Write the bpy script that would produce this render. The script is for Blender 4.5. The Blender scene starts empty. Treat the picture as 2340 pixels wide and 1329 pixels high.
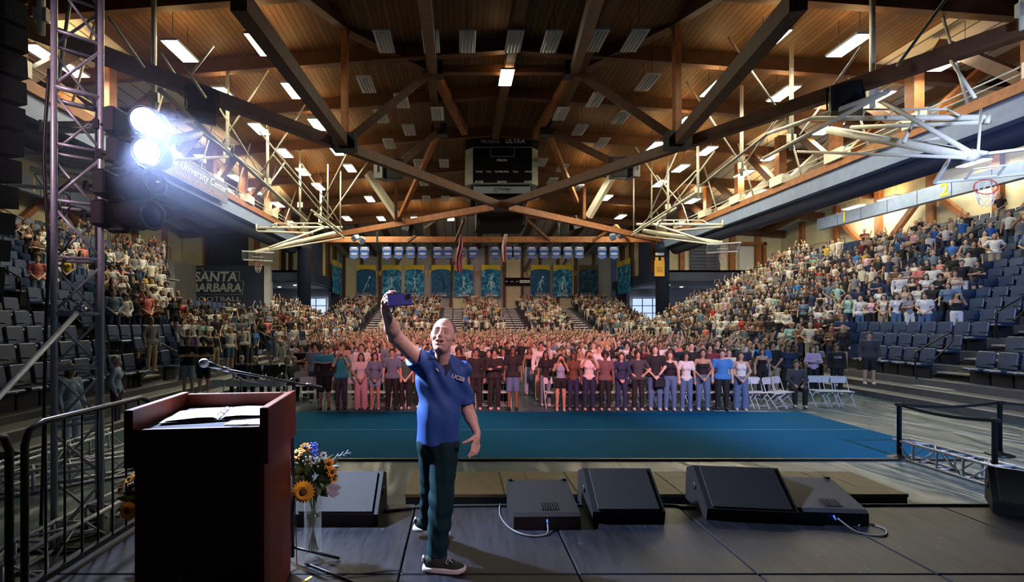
import bpy, math, random
import numpy as np
from mathutils import Vector, Matrix
random.seed(7); RNG = np.random.default_rng(7)
sc = bpy.context.scene
COL = sc.collection
PI = math.pi
# ---------------------------------------------------------------- camera (eye 2.44 m over the arena floor, looking level along +Y)
H = 2.44; F = 1060.0; CX = 1050.0; CY = 735.0; W_, H_ = 2340, 1329
cam = bpy.data.objects.new('camera', bpy.data.cameras.new('camera')); COL.objects.link(cam)
cam.location = (0, 0, H); cam.rotation_euler = (PI/2, 0, 0)
cam.data.sensor_width = 36; cam.data.lens = 36*F/W_
cam.data.shift_x = (W_/2-CX)/W_; cam.data.shift_y = (CY-H_/2)/W_
cam.data.clip_end = 300
sc.camera = cam
# ---------------------------------------------------------------- world, exposure, sampling
w = bpy.data.worlds.new('world'); sc.world = w; w.use_nodes = True
w.node_tree.nodes['Background'].inputs[0].default_value = (0.30, 0.36, 0.55, 1)
w.node_tree.nodes['Background'].inputs[1].default_value = 0.055
sc.view_settings.view_transform = 'Standard'; sc.view_settings.look = 'None'
sc.view_settings.exposure = 0.0; sc.view_settings.gamma = 1.0; sc.view_settings.use_curve_mapping = False
sc.cycles.use_denoising = True
sc.cycles.max_bounces = 4; sc.cycles.diffuse_bounces = 2; sc.cycles.glossy_bounces = 2
sc.cycles.transmission_bounces = 4; sc.cycles.sample_clamp_indirect = 3.0
sc.cycles.caustics_reflective = False; sc.cycles.caustics_refractive = False
LAMP_E = 85.0       # emission of the hall's lit fixtures
def lamp(name, kind, loc, target, energy, color, size=0.2, spot=60, blend=0.4):
    d = bpy.data.lights.new(name, kind); d.energy = energy; d.color = color
    if kind == 'SPOT': d.spot_size = math.radians(spot); d.spot_blend = blend; d.shadow_soft_size = size
    elif kind == 'AREA': d.size = size
    else: d.shadow_soft_size = size
    o = bpy.data.objects.new(name, d); COL.objects.link(o); o.location = loc
    o.rotation_euler = (Vector(target)-Vector(loc)).to_track_quat('-Z', 'Y').to_euler()
    return o
# the two burning heads on the tower, the rig over the stage behind the camera
lamp('tower_beam', 'SPOT', (-3.36, 4.84, 4.62), (-0.2, 3.35, 1.9), 4200, (0.62, 0.74, 1.0), 0.09, 50, 0.5)
lamp('tower_beam_low', 'SPOT', (-3.36, 4.84, 4.26), (-0.7, 2.9, 1.2), 900, (0.66, 0.76, 1.0), 0.09, 75, 0.6)
lamp('stage_rig_pink', 'SPOT', (2.0, -3.5, 7.5), (1.5, 24, 1.2), 17000, (1.0, 0.36, 0.42), 0.25, 42, 0.9)
lamp('stage_rig_left', 'SPOT', (-5.0, -2.5, 7.5), (-1.2, 14, 1.0), 2600, (1.0, 0.62, 0.72), 0.2, 26, 0.7)
lamp('stage_rig_right', 'SPOT', (5.0, -2.5, 7.5), (6.6, 13.5, 1.0), 4200, (1.0, 0.62, 0.80), 0.2, 22, 0.7)
lamp('stage_rig_man', 'SPOT', (3.6, -1.2, 6.2), (0.05, 3.4, 1.75), 900, (1.0, 0.66, 0.74), 0.1, 22, 0.5)
lamp('stage_rig_cool', 'SPOT', (7.5, 0.5, 7.0), (10.5, 11, 0.6), 5200, (0.50, 0.62, 1.0), 0.3, 62, 0.8)
lamp('stage_tower_right', 'SPOT', (10.5, 5.5, 6.0), (25, 27, 8.5), 5200, (0.48, 0.60, 1.0), 0.3, 60, 1.0)
# ---------------------------------------------------------------- helpers
def at(px, py, Y): return Vector(((px-CX)/F*Y, Y, H-(py-CY)/F*Y))
def atz(px, py, z):
    Y = F*(z-H)/(CY-py); return Vector(((px-CX)/F*Y, Y, z))
def tag(o, label=None, cat=None, group=None, kind=None):
    if label: o['label'] = label
    if cat: o['category'] = cat
    if group: o['group'] = group
    if kind: o['kind'] = kind
    return o
def empty(name, loc=(0, 0, 0), rz=0, label=None, cat=None, group=None, kind=None, parent=None):
    o = bpy.data.objects.new(name, None); COL.objects.link(o); o.location = loc; o.rotation_euler = (0, 0, rz)
    o.empty_display_size = 0.1
    if parent: o.parent = parent
    return tag(o, label, cat, group, kind)
def link(name, me, mat=None, parent=None, loc=None):
    o = bpy.data.objects.new(name, me); COL.objects.link(o)
    if mat is not None and not len(me.materials): me.materials.append(mat)
    if parent is not None: o.parent = parent
    if loc is not None: o.location = loc
    return o
def mesh_np(name, V, Fq, smooth=False):
    me = bpy.data.meshes.new(name)
    V = np.asarray(V, np.float32); Fq = np.asarray(Fq, np.int32)
    n = Fq.shape[1]
    me.vertices.add(len(V)); me.vertices.foreach_set('co', V.ravel())
    me.loops.add(Fq.size); me.loops.foreach_set('vertex_index', Fq.ravel())
    me.polygons.add(len(Fq)); me.polygons.foreach_set('loop_start', np.arange(0, Fq.size, n, dtype=np.int32))
    me.polygons.foreach_set('loop_total', np.full(len(Fq), n, np.int32))
    if smooth: me.polygons.foreach_set('use_smooth', np.ones(len(Fq), bool))
    me.update(calc_edges=True); me.validate()
    return me
def frame(d, up=(0, 0, 1)):
    d = Vector(d).normalized(); u = Vector(up)
    if abs(d.dot(u)) > 0.98: u = Vector((0, 1, 0)) if abs(d.y) < 0.9 else Vector((1, 0, 0))
    s = d.cross(u).normalized(); u = s.cross(d).normalized()
    return d, s, u
class MB:
    def __init__(self): self.v = []; self.f = []; self.m = []; self.mi = 0; self.sm = []
    def _add(self, vs, fs, sm=False):
        b = len(self.v); self.v += [tuple(x) for x in vs]
        for q in fs: self.f.append(tuple(b+i for i in q)); self.m.append(self.mi); self.sm.append(sm)
        return self
    def box(self, c, s, rot=None, bev=0):
        hx, hy, hz = s[0]/2, s[1]/2, s[2]/2; R = rot or Matrix.Identity(3); c = Vector(c)
        if not bev:
            P = [(-hx,-hy,-hz),(hx,-hy,-hz),(hx,hy,-hz),(-hx,hy,-hz),(-hx,-hy,hz),(hx,-hy,hz),(hx,hy,hz),(-hx,hy,hz)]
            Fs = [(0,3,2,1),(4,5,6,7),(0,1,5,4),(1,2,6,5),(2,3,7,6),(3,0,4,7)]
            return self._add([c+R@Vector(p) for p in P], Fs)
        b = min(bev, hx*.9, hy*.9, hz*.9); rings = []
        for z, i in ((-hz, b), (-hz+b, 0), (hz-b, 0), (hz, b)):
            x, y = hx-i, hy-i; k = b*0.6
            rings.append([(-x+k,-y,z),(x-k,-y,z),(x,-y+k,z),(x,y-k,z),(x-k,y,z),(-x+k,y,z),(-x,y-k,z),(-x,-y+k,z)])
        vs = [c+R@Vector(p) for r in rings for p in r]; Fs = [tuple(range(7,-1,-1)), tuple(range(24,32))]
        for r in range(3):
            for i in range(8): j = (i+1) % 8; Fs.append((r*8+i, r*8+j, r*8+8+j, r*8+8+i))
        return self._add(vs, Fs)
    def bar(self, p, q, w, h, up=(0, 0, 1)):
        p = Vector(p); q = Vector(q); d, s, u = frame(q-p, up); R = Matrix((s, d, u)).transposed()
        return self.box((p+q)/2, (w, (q-p).length, h), R)
    def tube(self, p, q, r, n=6, r2=None):
        return self.path([p, q], r, n, r2)
    def path(self, pts, r, n=6, r2=None, closed=False):
        pts = [Vector(p) for p in pts]; vs = []; N = len(pts); prev = None
        for i, p in enumerate(pts):
            d = (pts[min(i+1, N-1)]-pts[max(i-1, 0)])
            d, s, u = frame(d) if prev is None else (d.normalized(), None, None)
            if prev is not None:
                u = (prev-d*prev.dot(d)).normalized(); s = d.cross(u)
            prev = u
            rr = r if r2 is None else r+(r2-r)*i/(N-1)
            if isinstance(r, (list, tuple)): rr = r[i]
            for k in range(n): a = 2*PI*k/n; vs.append(p+s*(math.cos(a)*rr)+u*(math.sin(a)*rr))
        fs = [tuple(range(n)), tuple((N-1)*n+k for k in range(n-1, -1, -1))]
        for i in range(N-1):
            for k in range(n): j = (k+1) % n; fs.append((i*n+j, i*n+k, (i+1)*n+k, (i+1)*n+j))
        return self._add(vs, fs, True)
    def prism(self, prof, a, b, M=None):      # prof in (y,z), from x=a to x=b
        n = len(prof); M = M or Matrix.Identity(4)
        vs = [M@Vector((a, y, z)) for y, z in prof]+[M@Vector((b, y, z)) for y, z in prof]
        fs = [tuple(range(n-1, -1, -1)), tuple(range(n, 2*n))]+[(i, (i+1) % n, n+(i+1) % n, n+i) for i in range(n)]
        return self._add(vs, fs)
    def lathe(self, prof, c=(0, 0, 0), n=16):
        c = Vector(c); vs = []; N = len(prof)
        for r, z in prof:
            for k in range(n): a = 2*PI*k/n; vs.append(c+Vector((r*math.cos(a), r*math.sin(a), z)))
        fs = [(i*n+k, i*n+(k+1) % n, (i+1)*n+(k+1) % n, (i+1)*n+k) for i in range(N-1) for k in range(n)]
        if prof[0][0] > 1e-4: fs.append(tuple(range(n-1, -1, -1)))
        if prof[-1][0] > 1e-4: fs.append(tuple((N-1)*n+k for k in range(n)))
        return self._add(vs, fs, True)
    def ell(self, c, r, n=8, m=5, R=None):
        if not isinstance(r, (tuple, list)): r = (r, r, r)
        c = Vector(c); R = R or Matrix.Identity(3); vs = [c+R@Vector((0, 0, -r[2]))]
        for i in range(1, m):
            t = -PI/2+PI*i/m
            for k in range(n): a = 2*PI*k/n; vs.append(c+R@Vector((r[0]*math.cos(t)*math.cos(a), r[1]*math.cos(t)*math.sin(a), r[2]*math.sin(t))))
        vs.append(c+R@Vector((0, 0, r[2]))); L = len(vs)-1
        fs = [(0, 1+(k+1) % n, 1+k) for k in range(n)]+[(L, 1+(m-2)*n+k, 1+(m-2)*n+(k+1) % n) for k in range(n)]
        for i in range(m-2):
            for k in range(n): j = (k+1) % n; fs.append((1+i*n+k, 1+i*n+j, 1+(i+1)*n+j, 1+(i+1)*n+k))
        return self._add(vs, fs, True)
    def quad(self, a, b, c, d): return self._add([a, b, c, d], [(0, 1, 2, 3)])
    def mesh(self, name):
        me = bpy.data.meshes.new(name); me.from_pydata(self.v, [], self.f)
        me.polygons.foreach_set('use_smooth', self.sm)
        if any(self.m): me.polygons.foreach_set('material_index', self.m)
        me.update(); return me
    def build(self, name, mat=None, parent=None, loc=None, mats=None):
        me = self.mesh(name)
        for x in (mats or []): me.materials.append(x)
        return link(name, me, None if mats else mat, parent, loc)
def copy_tree(o, parent=None):
    c = o.copy(); COL.objects.link(c)
    if parent is not None: c.parent = parent
    for ch in list(o.children): copy_tree(ch, c)
    return c
def tree(o):
    yield o
    for c in o.children: yield from tree(c)
# ---------------------------------------------------------------- materials
MC = {}
def mat(name, col, rough=0.6, metal=0.0, bump=0.0, scale=40, var=0.0, emit=0, spec=0.5, objcol=False, attr=None, stretch=None, trans=0, coat=0):
    if name in MC: return MC[name]
    m = bpy.data.materials.new(name); MC[name] = m; m.use_nodes = True; nt = m.node_tree; N = nt.nodes; L = nt.links
    b = N['Principled BSDF']; b.inputs['Base Color'].default_value = (*col, 1); b.inputs['Roughness'].default_value = rough
    b.inputs['Metallic'].default_value = metal; b.inputs['Specular IOR Level'].default_value = spec
    if trans: b.inputs['Transmission Weight'].default_value = trans
    if coat: b.inputs['Coat Weight'].default_value = coat
    src = None
    if objcol: oi = N.new('ShaderNodeObjectInfo'); src = oi.outputs['Color']
    if attr: a = N.new('ShaderNodeAttribute'); a.attribute_name = attr; src = a.outputs['Color']
    if var or bump:
        tc = N.new('ShaderNodeTexCoord'); mp = N.new('ShaderNodeMapping'); L.new(tc.outputs['Object'], mp.inputs[0])
        mp.inputs['Scale'].default_value = stretch or (1, 1, 1)
        nz = N.new('ShaderNodeTexNoise'); nz.inputs['Scale'].default_value = scale; nz.inputs['Detail'].default_value = 4
        L.new(mp.outputs[0], nz.inputs['Vector'])
        if var:
            mr = N.new('ShaderNodeMapRange'); mr.inputs['From Min'].default_value = .3; mr.inputs['From Max'].default_value = .7
            mr.inputs['To Min'].default_value = 1-var; mr.inputs['To Max'].default_value = 1+var; L.new(nz.outputs['Fac'], mr.inputs['Value'])
            mx = N.new('ShaderNodeMix'); mx.data_type = 'RGBA'; mx.blend_type = 'MULTIPLY'; mx.inputs[0].default_value = 1
            if src is not None: L.new(src, mx.inputs[6])
            else: mx.inputs[6].default_value = (*col, 1)
            L.new(mr.outputs[0], mx.inputs[7]); src = mx.outputs[2]
        if bump:
            bp = N.new('ShaderNodeBump'); bp.inputs['Strength'].default_value = bump; bp.inputs['Distance'].default_value = 0.02
            L.new(nz.outputs['Fac'], bp.inputs['Height']); L.new(bp.outputs[0], b.inputs['Normal'])
    if src is not None: L.new(src, b.inputs['Base Color'])
    if emit:
        b.inputs['Emission Color'].default_value = (*col, 1); b.inputs['Emission Strength'].default_value = emit
        if src is not None: L.new(src, b.inputs['Emission Color'])
    return m
BLACK = mat('black_paint', (.012, .012, .014), .45)
STEEL_B = mat('black_steel', (.016, .016, .02), .35, .3)
ALU = mat('truss_aluminium', (.50, .52, .60), .38, .35, var=.12, scale=30)
WHITE_ST = mat('cream_steel', (.80, .76, .60), .5, 0, var=.08, scale=6)
WOODB = mat('glulam_beam', (.34, .13, .045), .6, 0, var=.25, scale=3, stretch=(1, 1, 1))
WOODD = mat('glulam_dark', (.10, .042, .018), .6, 0, var=.25, scale=3)
NAVY = mat('navy_paint', (.022, .034, .075), .6, var=.1, scale=5)
BLUEG = mat('blue_steel', (.20, .27, .42), .5, var=.1, scale=3)
CREAM = mat('cream_wall', (.72, .66, .44), .8, var=.07, scale=1.5)
GREYW = mat('grey_wall', (.40, .40, .40), .8, var=.05, scale=2)
WHITE_P = mat('white_paint', (.8, .8, .8), .6)
YELLOW = mat('yellow_paint', (.85, .62, .03), .5)
RED = mat('red_paint', (.6, .04, .03), .5)
TEXTW = mat('white_lettering', (.9, .9, .92), .6)
TEXTG = mat('grey_lettering', (.55, .55, .58), .6)
def text(body, size, loc, rot, mt, parent, name='lettering', align='CENTER', extr=0.004, sx=1.0, shear=0, bold=0):
    c = bpy.data.curves.new(name, 'FONT'); c.body = body; c.size = size; c.align_x = align; c.align_y = 'CENTER'
    c.extrude = extr; c.shear = shear; c.offset = bold; c.resolution_u = 3; c.materials.append(mt)
    t_ = bpy.data.objects.new(name, c); me = bpy.data.meshes.new_from_object(t_); bpy.data.objects.remove(t_); bpy.data.curves.remove(c)
    if not len(me.materials): me.materials.append(mt)
    o = bpy.data.objects.new(name, me); COL.objects.link(o); o.location = loc; o.rotation_euler = rot; o.scale = (sx, 1, 1)
    if parent: o.parent = parent
    return o
ORD = ['first','second','third','fourth','fifth','sixth','seventh','eighth','ninth','tenth','eleventh','twelfth','thirteenth','fourteenth','fifteenth',
 'sixteenth','seventeenth','eighteenth','nineteenth','twentieth']
def ordw(i):
    if i < 20: return ORD[i]
    i += 1
    return '%d%s' % (i, 'th' if 10 < i % 100 < 14 else {1: 'st', 2: 'nd', 3: 'rd'}.get(i % 10, 'th'))
# ================================================================ SETTING
XL, XR = -28.4, 33.0; YB = 60.0; XC = 2.3; BL, BR, YT = -15.0, 19.6, 45.0; CZ = 10.4
SZ = 0.72      # stage top
def roofz(x, y): return 15.9-0.075*abs(x-XC)-(0.13*(y-32) if y > 32 else 0)
# arena floor: grey-green protective sheets with wrinkles
def sheet_mat():
    m = mat('floor_sheet', (.10, .17, .19), .36, spec=.5); N = m.node_tree.nodes; L = m.node_tree.links; b = N['Principled BSDF']
    tc = N.new('ShaderNodeTexCoord'); mp = N.new('ShaderNodeMapping'); mp.inputs['Scale'].default_value = (.75, .30, 1); mp.inputs['Rotation'].default_value = (0, 0, .45)
    n1 = N.new('ShaderNodeTexNoise'); n1.inputs['Scale'].default_value = 1.6; n1.inputs['Detail'].default_value = 2.5; n1.inputs['Distortion'].default_value = .7
    L.new(tc.outputs['Object'], mp.inputs[0]); L.new(mp.outputs[0], n1.inputs['Vector'])
    bp = N.new('ShaderNodeBump'); bp.inputs['Strength'].default_value = .5; bp.inputs['Distance'].default_value = .3
    L.new(n1.outputs['Fac'], bp.inputs['Height']); L.new(bp.outputs[0], b.inputs['Normal'])
    cr = N.new('ShaderNodeValToRGB'); cr.color_ramp.elements[0].position = .3; cr.color_ramp.elements[0].color = (.035, .075, .090, 1)
    cr.color_ramp.elements[1].position = .75; cr.color_ramp.elements[1].color = (.065, .125, .145, 1)
    L.new(n1.outputs['Fac'], cr.inputs[0]); L.new(cr.outputs[0], b.inputs['Base Color'])
    return m
SHEET = sheet_mat()
floor = MB().box((XC, 26, -.1), (XR-XL+2, 76, .2)).build('floor', SHEET); tag(floor, 'grey green protective sheeting over the arena floor', kind='structure')
cp = MB().box((1.85, 10.35, .012), (14.7, 4.3, .024), bev=.01).build('carpet', mat('teal_carpet', (.001, .105, .23), .9, spec=.08, bump=.3, scale=120, var=.12))
tag(cp, 'blue teal carpet laid across the floor in front of the standing crowd', 'carpet')
MB().box((1.85, 10.42, .0255), (14.6, .022, .004)).build('seam', mat('seam_pale', (.10, .27, .33), .8), cp)
MB().box((1.85, 8.17, .02), (14.7, .05, .03)).build('edging', BLACK, cp)
for i, (a, b_) in enumerate((((9.2, 15.5), (11.9, 8.0)), ((7.0, 12.75), (9.6, 12.5)), ((-4.6, 12.8), (-5.2, 7.0)))):
    tp = MB().bar((*a, .006), (*b_, .006), .05, .008).build('floor_tape', mat('pale_tape', (.45, .5, .5), .5))
    tag(tp, ['long pale tape line over the sheeting beside the stanchions', 'short pale tape line ahead of the carpet corner', 'pale tape line on the floor left of the carpet'][i], 'tape')
# stage of black deck panels
def deck_mat():
    m = mat('stage_deck', (.04, .038, .045), .5, spec=.22); N = m.node_tree.nodes; L = m.node_tree.links; b = N['Principled BSDF']
    tc = N.new('ShaderNodeTexCoord'); mp = N.new('ShaderNodeMapping'); mp.inputs['Scale'].default_value = (.9, .12, 1)
    n1 = N.new('ShaderNodeTexNoise'); n1.inputs['Scale'].default_value = 34; n1.inputs['Detail'].default_value = 6
    n2 = N.new('ShaderNodeTexNoise'); n2.inputs['Scale'].default_value = 1.3; n2.inputs['Detail'].default_value = 5
    n3 = N.new('ShaderNodeTexNoise'); n3.inputs['Scale'].default_value = 16; n3.inputs['Detail'].default_value = 3
    oi = N.new('ShaderNodeObjectInfo'); va = N.new('ShaderNodeVectorMath'); L.new(tc.outputs['Object'], va.inputs[0]); L.new(oi.outputs['Location'], va.inputs[1])
    L.new(va.outputs[0], mp.inputs[0]); L.new(mp.outputs[0], n1.inputs['Vector']); L.new(va.outputs[0], n2.inputs['Vector']); L.new(va.outputs[0], n3.inputs['Vector'])
    cr = N.new('ShaderNodeValToRGB'); e = cr.color_ramp.elements; e[0].position = .35; e[0].color = (.006, .0065, .010, 1); e[1].position = .62; e[1].color = (.016, .017, .025, 1)
    L.new(n2.outputs['Fac'], cr.inputs[0])
    c2 = N.new('ShaderNodeValToRGB'); e = c2.color_ramp.elements; e[0].position = .71; e[0].color = (0, 0, 0, 1); e[1].position = .76; e[1].color = (1, 1, 1, 1)
    L.new(n3.outputs['Fac'], c2.inputs[0])
    c3 = N.new('ShaderNodeValToRGB'); e = c3.color_ramp.elements; e[0].position = .35; e[0].color = (.75, .75, .75, 1); e[1].position = .7; e[1].color = (1.3, 1.3, 1.35, 1)
    L.new(n1.outputs['Fac'], c3.inputs[0])
    mu = N.new('ShaderNodeMix'); mu.data_type = 'RGBA'; mu.blend_type = 'MULTIPLY'; mu.inputs[0].default_value = 1
    L.new(cr.outputs[0], mu.inputs[6]); L.new(c3.outputs[0], mu.inputs[7])
    mx = N.new('ShaderNodeMix'); mx.data_type = 'RGBA'; L.new(c2.outputs[0], mx.inputs[0]); L.new(mu.outputs[2], mx.inputs[6]); mx.inputs[7].default_value = (.08, .08, .09, 1)
    L.new(mx.outputs[2], b.inputs['Base Color'])
    rr = N.new('ShaderNodeMapRange'); rr.inputs['To Min'].default_value = .34; rr.inputs['To Max'].default_value = .58; L.new(n1.outputs['Fac'], rr.inputs['Value']); L.new(rr.outputs[0], b.inputs['Roughness'])
    bp = N.new('ShaderNodeBump'); bp.inputs['Strength'].default_value = .12; bp.inputs['Distance'].default_value = .01; L.new(n1.outputs['Fac'], bp.inputs['Height']); L.new(bp.outputs[0], b.inputs['Normal'])
    return m
DECK = deck_mat()
stage = empty('stage', (2.4, 2, 0), label='low black stage of square deck panels under the speaker', cat='stage')
pan = MB().box((0, 0, 0), (1.212, 1.212, .05), bev=.006).mesh('deck_panel'); pan.materials.append(DECK)
x0 = -1.635
for i in range(-1, 8):
    for j in range(0, 6):
        link('deck_panel', pan, None, stage, (x0+1.225*i+.6125-2.4, 4.39-1.225*j-.61-2-1.225*0, SZ-.025+RNG.uniform(-.002, 0)))
MB().box((2.75-2.4, .7-2, (SZ-.06)/2), (10.9, 7.3, SZ-.062)).build('skirt', BLACK, stage)
# brown platform beyond the stage edge
plat = empty('platform', (2.4, 6.06, 0), label='low tan wooden platform of joined boards in front of the stage', cat='platform')
tan = mat('tan_board', (.17, .135, .062), .6, var=.12, scale=8)
xs = [-.67, .55, 1.45, 2.72, 3.95, 4.75, 5.46]
for a, b_ in zip(xs, xs[1:]):
    o = MB().box(((a+b_)/2-2.4, 0, .33), (b_-a-.012, .86, .04), bev=.004).build('board', tan, plat)
for x in (-.2, .9, 2.0, 3.1, 4.4, 5.05): MB().box((x-2.4, .12, .3515), (.012, .6, .003)).build('groove', BLACK, plat)
MB().box((2.395-2.4, 0, .155), (6.1, .84, .31)).build('base', BLACK, plat)
# ---------------- walls
def struct(name, mb, m, parent=None):
    o = mb.build(name, m, parent)
    if parent is None: o['kind'] = 'structure'
    return o
wr = empty('wall_right', (XR, 36, 0), kind='structure'); wl = empty('wall_left', (XL, 36, 0), kind='structure'); wb = empty('wall_back', (XC, YB, 0), kind='structure')
def rel(parent, o):
    o.location = Vector(o.location)-Vector(parent.location); return o
def part(name, mb, m, parent):
    return rel(parent, mb.build(name, m, parent))
def plankwall(mbc, a, b_, z0, z1, axis, pos, parent, step=1.45):
    pass
for par, X, s in ((wr, XR, 1), (wl, XL, -1)):
    ys = np.arange(4, 46.5, 4.05)
    for y in ys:
        part('wall_panel', MB().box((X+s*.15, y+2.02, 7.2), (.2, 3.95, 14.4)), CREAM, par)
        part('pilaster', MB().box((X-s*.12, y, 7.2), (.34, .42, 14.4)), WOODB, par)
    for i, y in enumerate(ys[4:9]):
        if i % 2 == 0: part('brace', MB().bar((X-s*.3, y+.2, 7.6), (X-s*.3, y+3.9, 11.6), .3, .34), WOODB, par)
        else: part('brace', MB().bar((X-s*.3, y+.2, 11.6), (X-s*.3, y+3.9, 7.6), .3, .34), WOODB, par)
# back wall of the far stand
for i, x in enumerate(np.arange(-14.9, 19.5, 2.3)):
    part('wall_panel', MB().box((x+1.15, YB+.1, 7), (2.26, .2, 14)), GREYW if i % 3 else CREAM, wb)
    part('pilaster', MB().box((x, YB-.12, 7), (.36, .3, 14)), WOODD, wb)
for x in (-8.5, -1.2, 8.3, 12.9): part('brace', MB().bar((x, YB-.3, 8.9), (x+1.9, YB-.3, 12.4), .25, .25), WOODD, wb)
# corner walls on both sides of the far stand: navy fascia, opening to the concourse, cream wall with columns over it
glow = mat('window_daylight', (.58, .74, 1.0), .4, emit=1.0); CONC = mat('concourse_white', (.66, .66, .68), .7)
for s, nm, X0, X1 in ((1, 'wall_corner_right', BR, XR), (-1, 'wall_corner_left', BL, XL)):
    par = empty(nm, (X0, YT, 0), kind='structure')
    L_ = abs(X1-X0); mid = (X0+X1)/2
    z0, z1 = 6.4, 7.45
    part('fascia', MB().box((mid, YT+.2, (z0+z1)/2), (L_, .4, z1-z0)), NAVY, par)
    part('fascia', MB().box((X0-s*.1, YT+6.9, (z0+z1)/2), (.4, 13.4, z1-z0)), NAVY, par)
    part('ledge', MB().box((mid, YT+1.2, z1-.1), (L_, 2.4, .2)), NAVY, par)
    # cream wall over the fascia facing the arena
    n = 5
    for i in range(n):
        xa = X0+s*(.5+i*(L_-.5)/n); xb = X0+s*(.5+(i+1)*(L_-.5)/n)
        part('wall_panel', MB().box(((xa+xb)/2, YT+2.6, 10.8), (abs(xb-xa)-.04, .2, 6.8)), CREAM, par)
        part('pilaster', MB().box((xa, YT+2.35, 10.8), (.5, .35, 6.8)), WOODB, par)
    if s > 0:
        lv = empty('louvre', (22.9+2.1*0, YT, 0), parent=par); rel(par, lv)
        for k in range(13): part('slat', MB().box((25.0-22.9, 2.2, 7.75+k*.34), (3.0, .12, .28)), mat('navy_slat', (.03, .045, .10), .5), None or lv).location = (0, 0, 0)
        part('door_frame', MB().box((27.6, YT+2.2, 9.0), (.3, .3, 2.9)).box((31.0, YT+2.2, 9.0), (.3, .3, 2.9)).box((29.3, YT+2.2, 10.4), (3.7, .3, .3)), WOODB, par)
        part('door_leaf', MB().box((29.2, YT+2.3, 8.8), (1.4, .12, 2.6)), WHITE_P, par)
    else:
        part('curtain', MB().box((-23.6, YT+2.1, 10.6), (4.1, .5, 6.3)), NAVY, par)
        for x in (-17.9, -17.2): part('duct', MB().box((x, YT+2.2, 10), (.35, .3, 5.2)), STEEL_B, par)
    # side face, along the far stand
    for i, y in enumerate(np.arange(YT+.8, YT+13.4, 1.45)):
        if i % 2: part('pilaster', MB().box((X0+s*.1, y, 10.4), (.4, .8, 6.0)), WOODD, par)
        else: part('wall_panel', MB().box((X0+s*.3, y, 10.4), (.2, 2.0, 6.0)), CREAM, par)
    part('louvre_panel', MB().box((X0-s*.12, YT+3.6, 9.9), (.12, 2.6, 4.8)), mat('navy_slat', (.03, .045, .10), .5), par)
    # concourse behind the opening
    part('concourse_ceiling', MB().box((X0+s*6.7, YT+7.3, 6.35), (13.0, 13.6, .1)), CONC, par)
    part('concourse_wall', MB().box((X0+s*6.9, YT+9.6, 3.2), (13, .2, 6.4)), CONC, par)
    part('concourse_wall', MB().box((X0+s*.2, YT+11.9, 3.2), (.3, 2.9, 6.4)), NAVY, par)
    part('low_wall', MB().box((X0+s*.0, YT+6.4, 1.35), (.3, 9, 2.7)), NAVY, par)
    part('concourse_floor', MB().box((X0+s*6.9, YT+6, 1.2), (12.6, 11, 2.4)), mat('dark_floor', (.03, .03, .035), .6), par)
    part('lower_face', MB().box((mid, YT+.3, 1.2), (L_, .2, 2.4)), NAVY, par)
    if s < 0:
        part('sign_wall', MB().box((-23.6, YT-.1, 3.9), (9.4, .5, 7.9)), NAVY, par)
        part('white_pillar', MB().box((-18.5, YT-.1, 3.9), (.6, .6, 7.9)), CONC, par)
    for k in range(4): part('ceiling_spot', MB().lathe([(.16, 6.24), (.16, 6.29)], (X0+s*(2.2+2.6*k), YT+3.5+(k % 2)*2.5, 0), 10), mat('spot_glow', (1, .95, .8), emit=6), par)
    # windows in the concourse walls
    wn = (1 if s > 0 else 3)
    for q, (cx, cy, cz, ww, hh, ax) in enumerate(((X0+s*2.4, YT+9.3, 3.9, 3.6, 2.6, 0), (X0+s*8.6, YT+9.3, 3.9, 2.4, 2.4, 0))):
        wi = empty('window_%d' % (wn+q), (cx, cy, cz), kind='structure')
        MB().box((0, .08, 0), (ww, .03, hh)).build('pane', glow, wi)
        fr = MB(); 
        for k in range(4): fr.box((-ww/2+ww*k/3, 0, 0), (.08, .08, hh+.08))
        for k in range(4): fr.box((0, 0, -hh/2+hh*k/3), (ww+.08, .08, .08))
        fr.build('window_frame', mat('frame_blue', (.06, .13, .26), .5), wi)
    db = part('dark_opening', MB().box((X0+s*6.0, YT+9.4, 3.1), (2.8, .14, 2.3)), BLACK, par)
    # round column
    c = MB().lathe([(.62, 0), (.62, 9.3), (.7, 9.35), (.7, 9.9), (.5, 10.0), (.5, 10.15)], (X0, YT-.2, 0), 20).build('column_%s' % ('right' if s > 0 else 'left'), NAVY); c['kind'] = 'structure'
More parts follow.
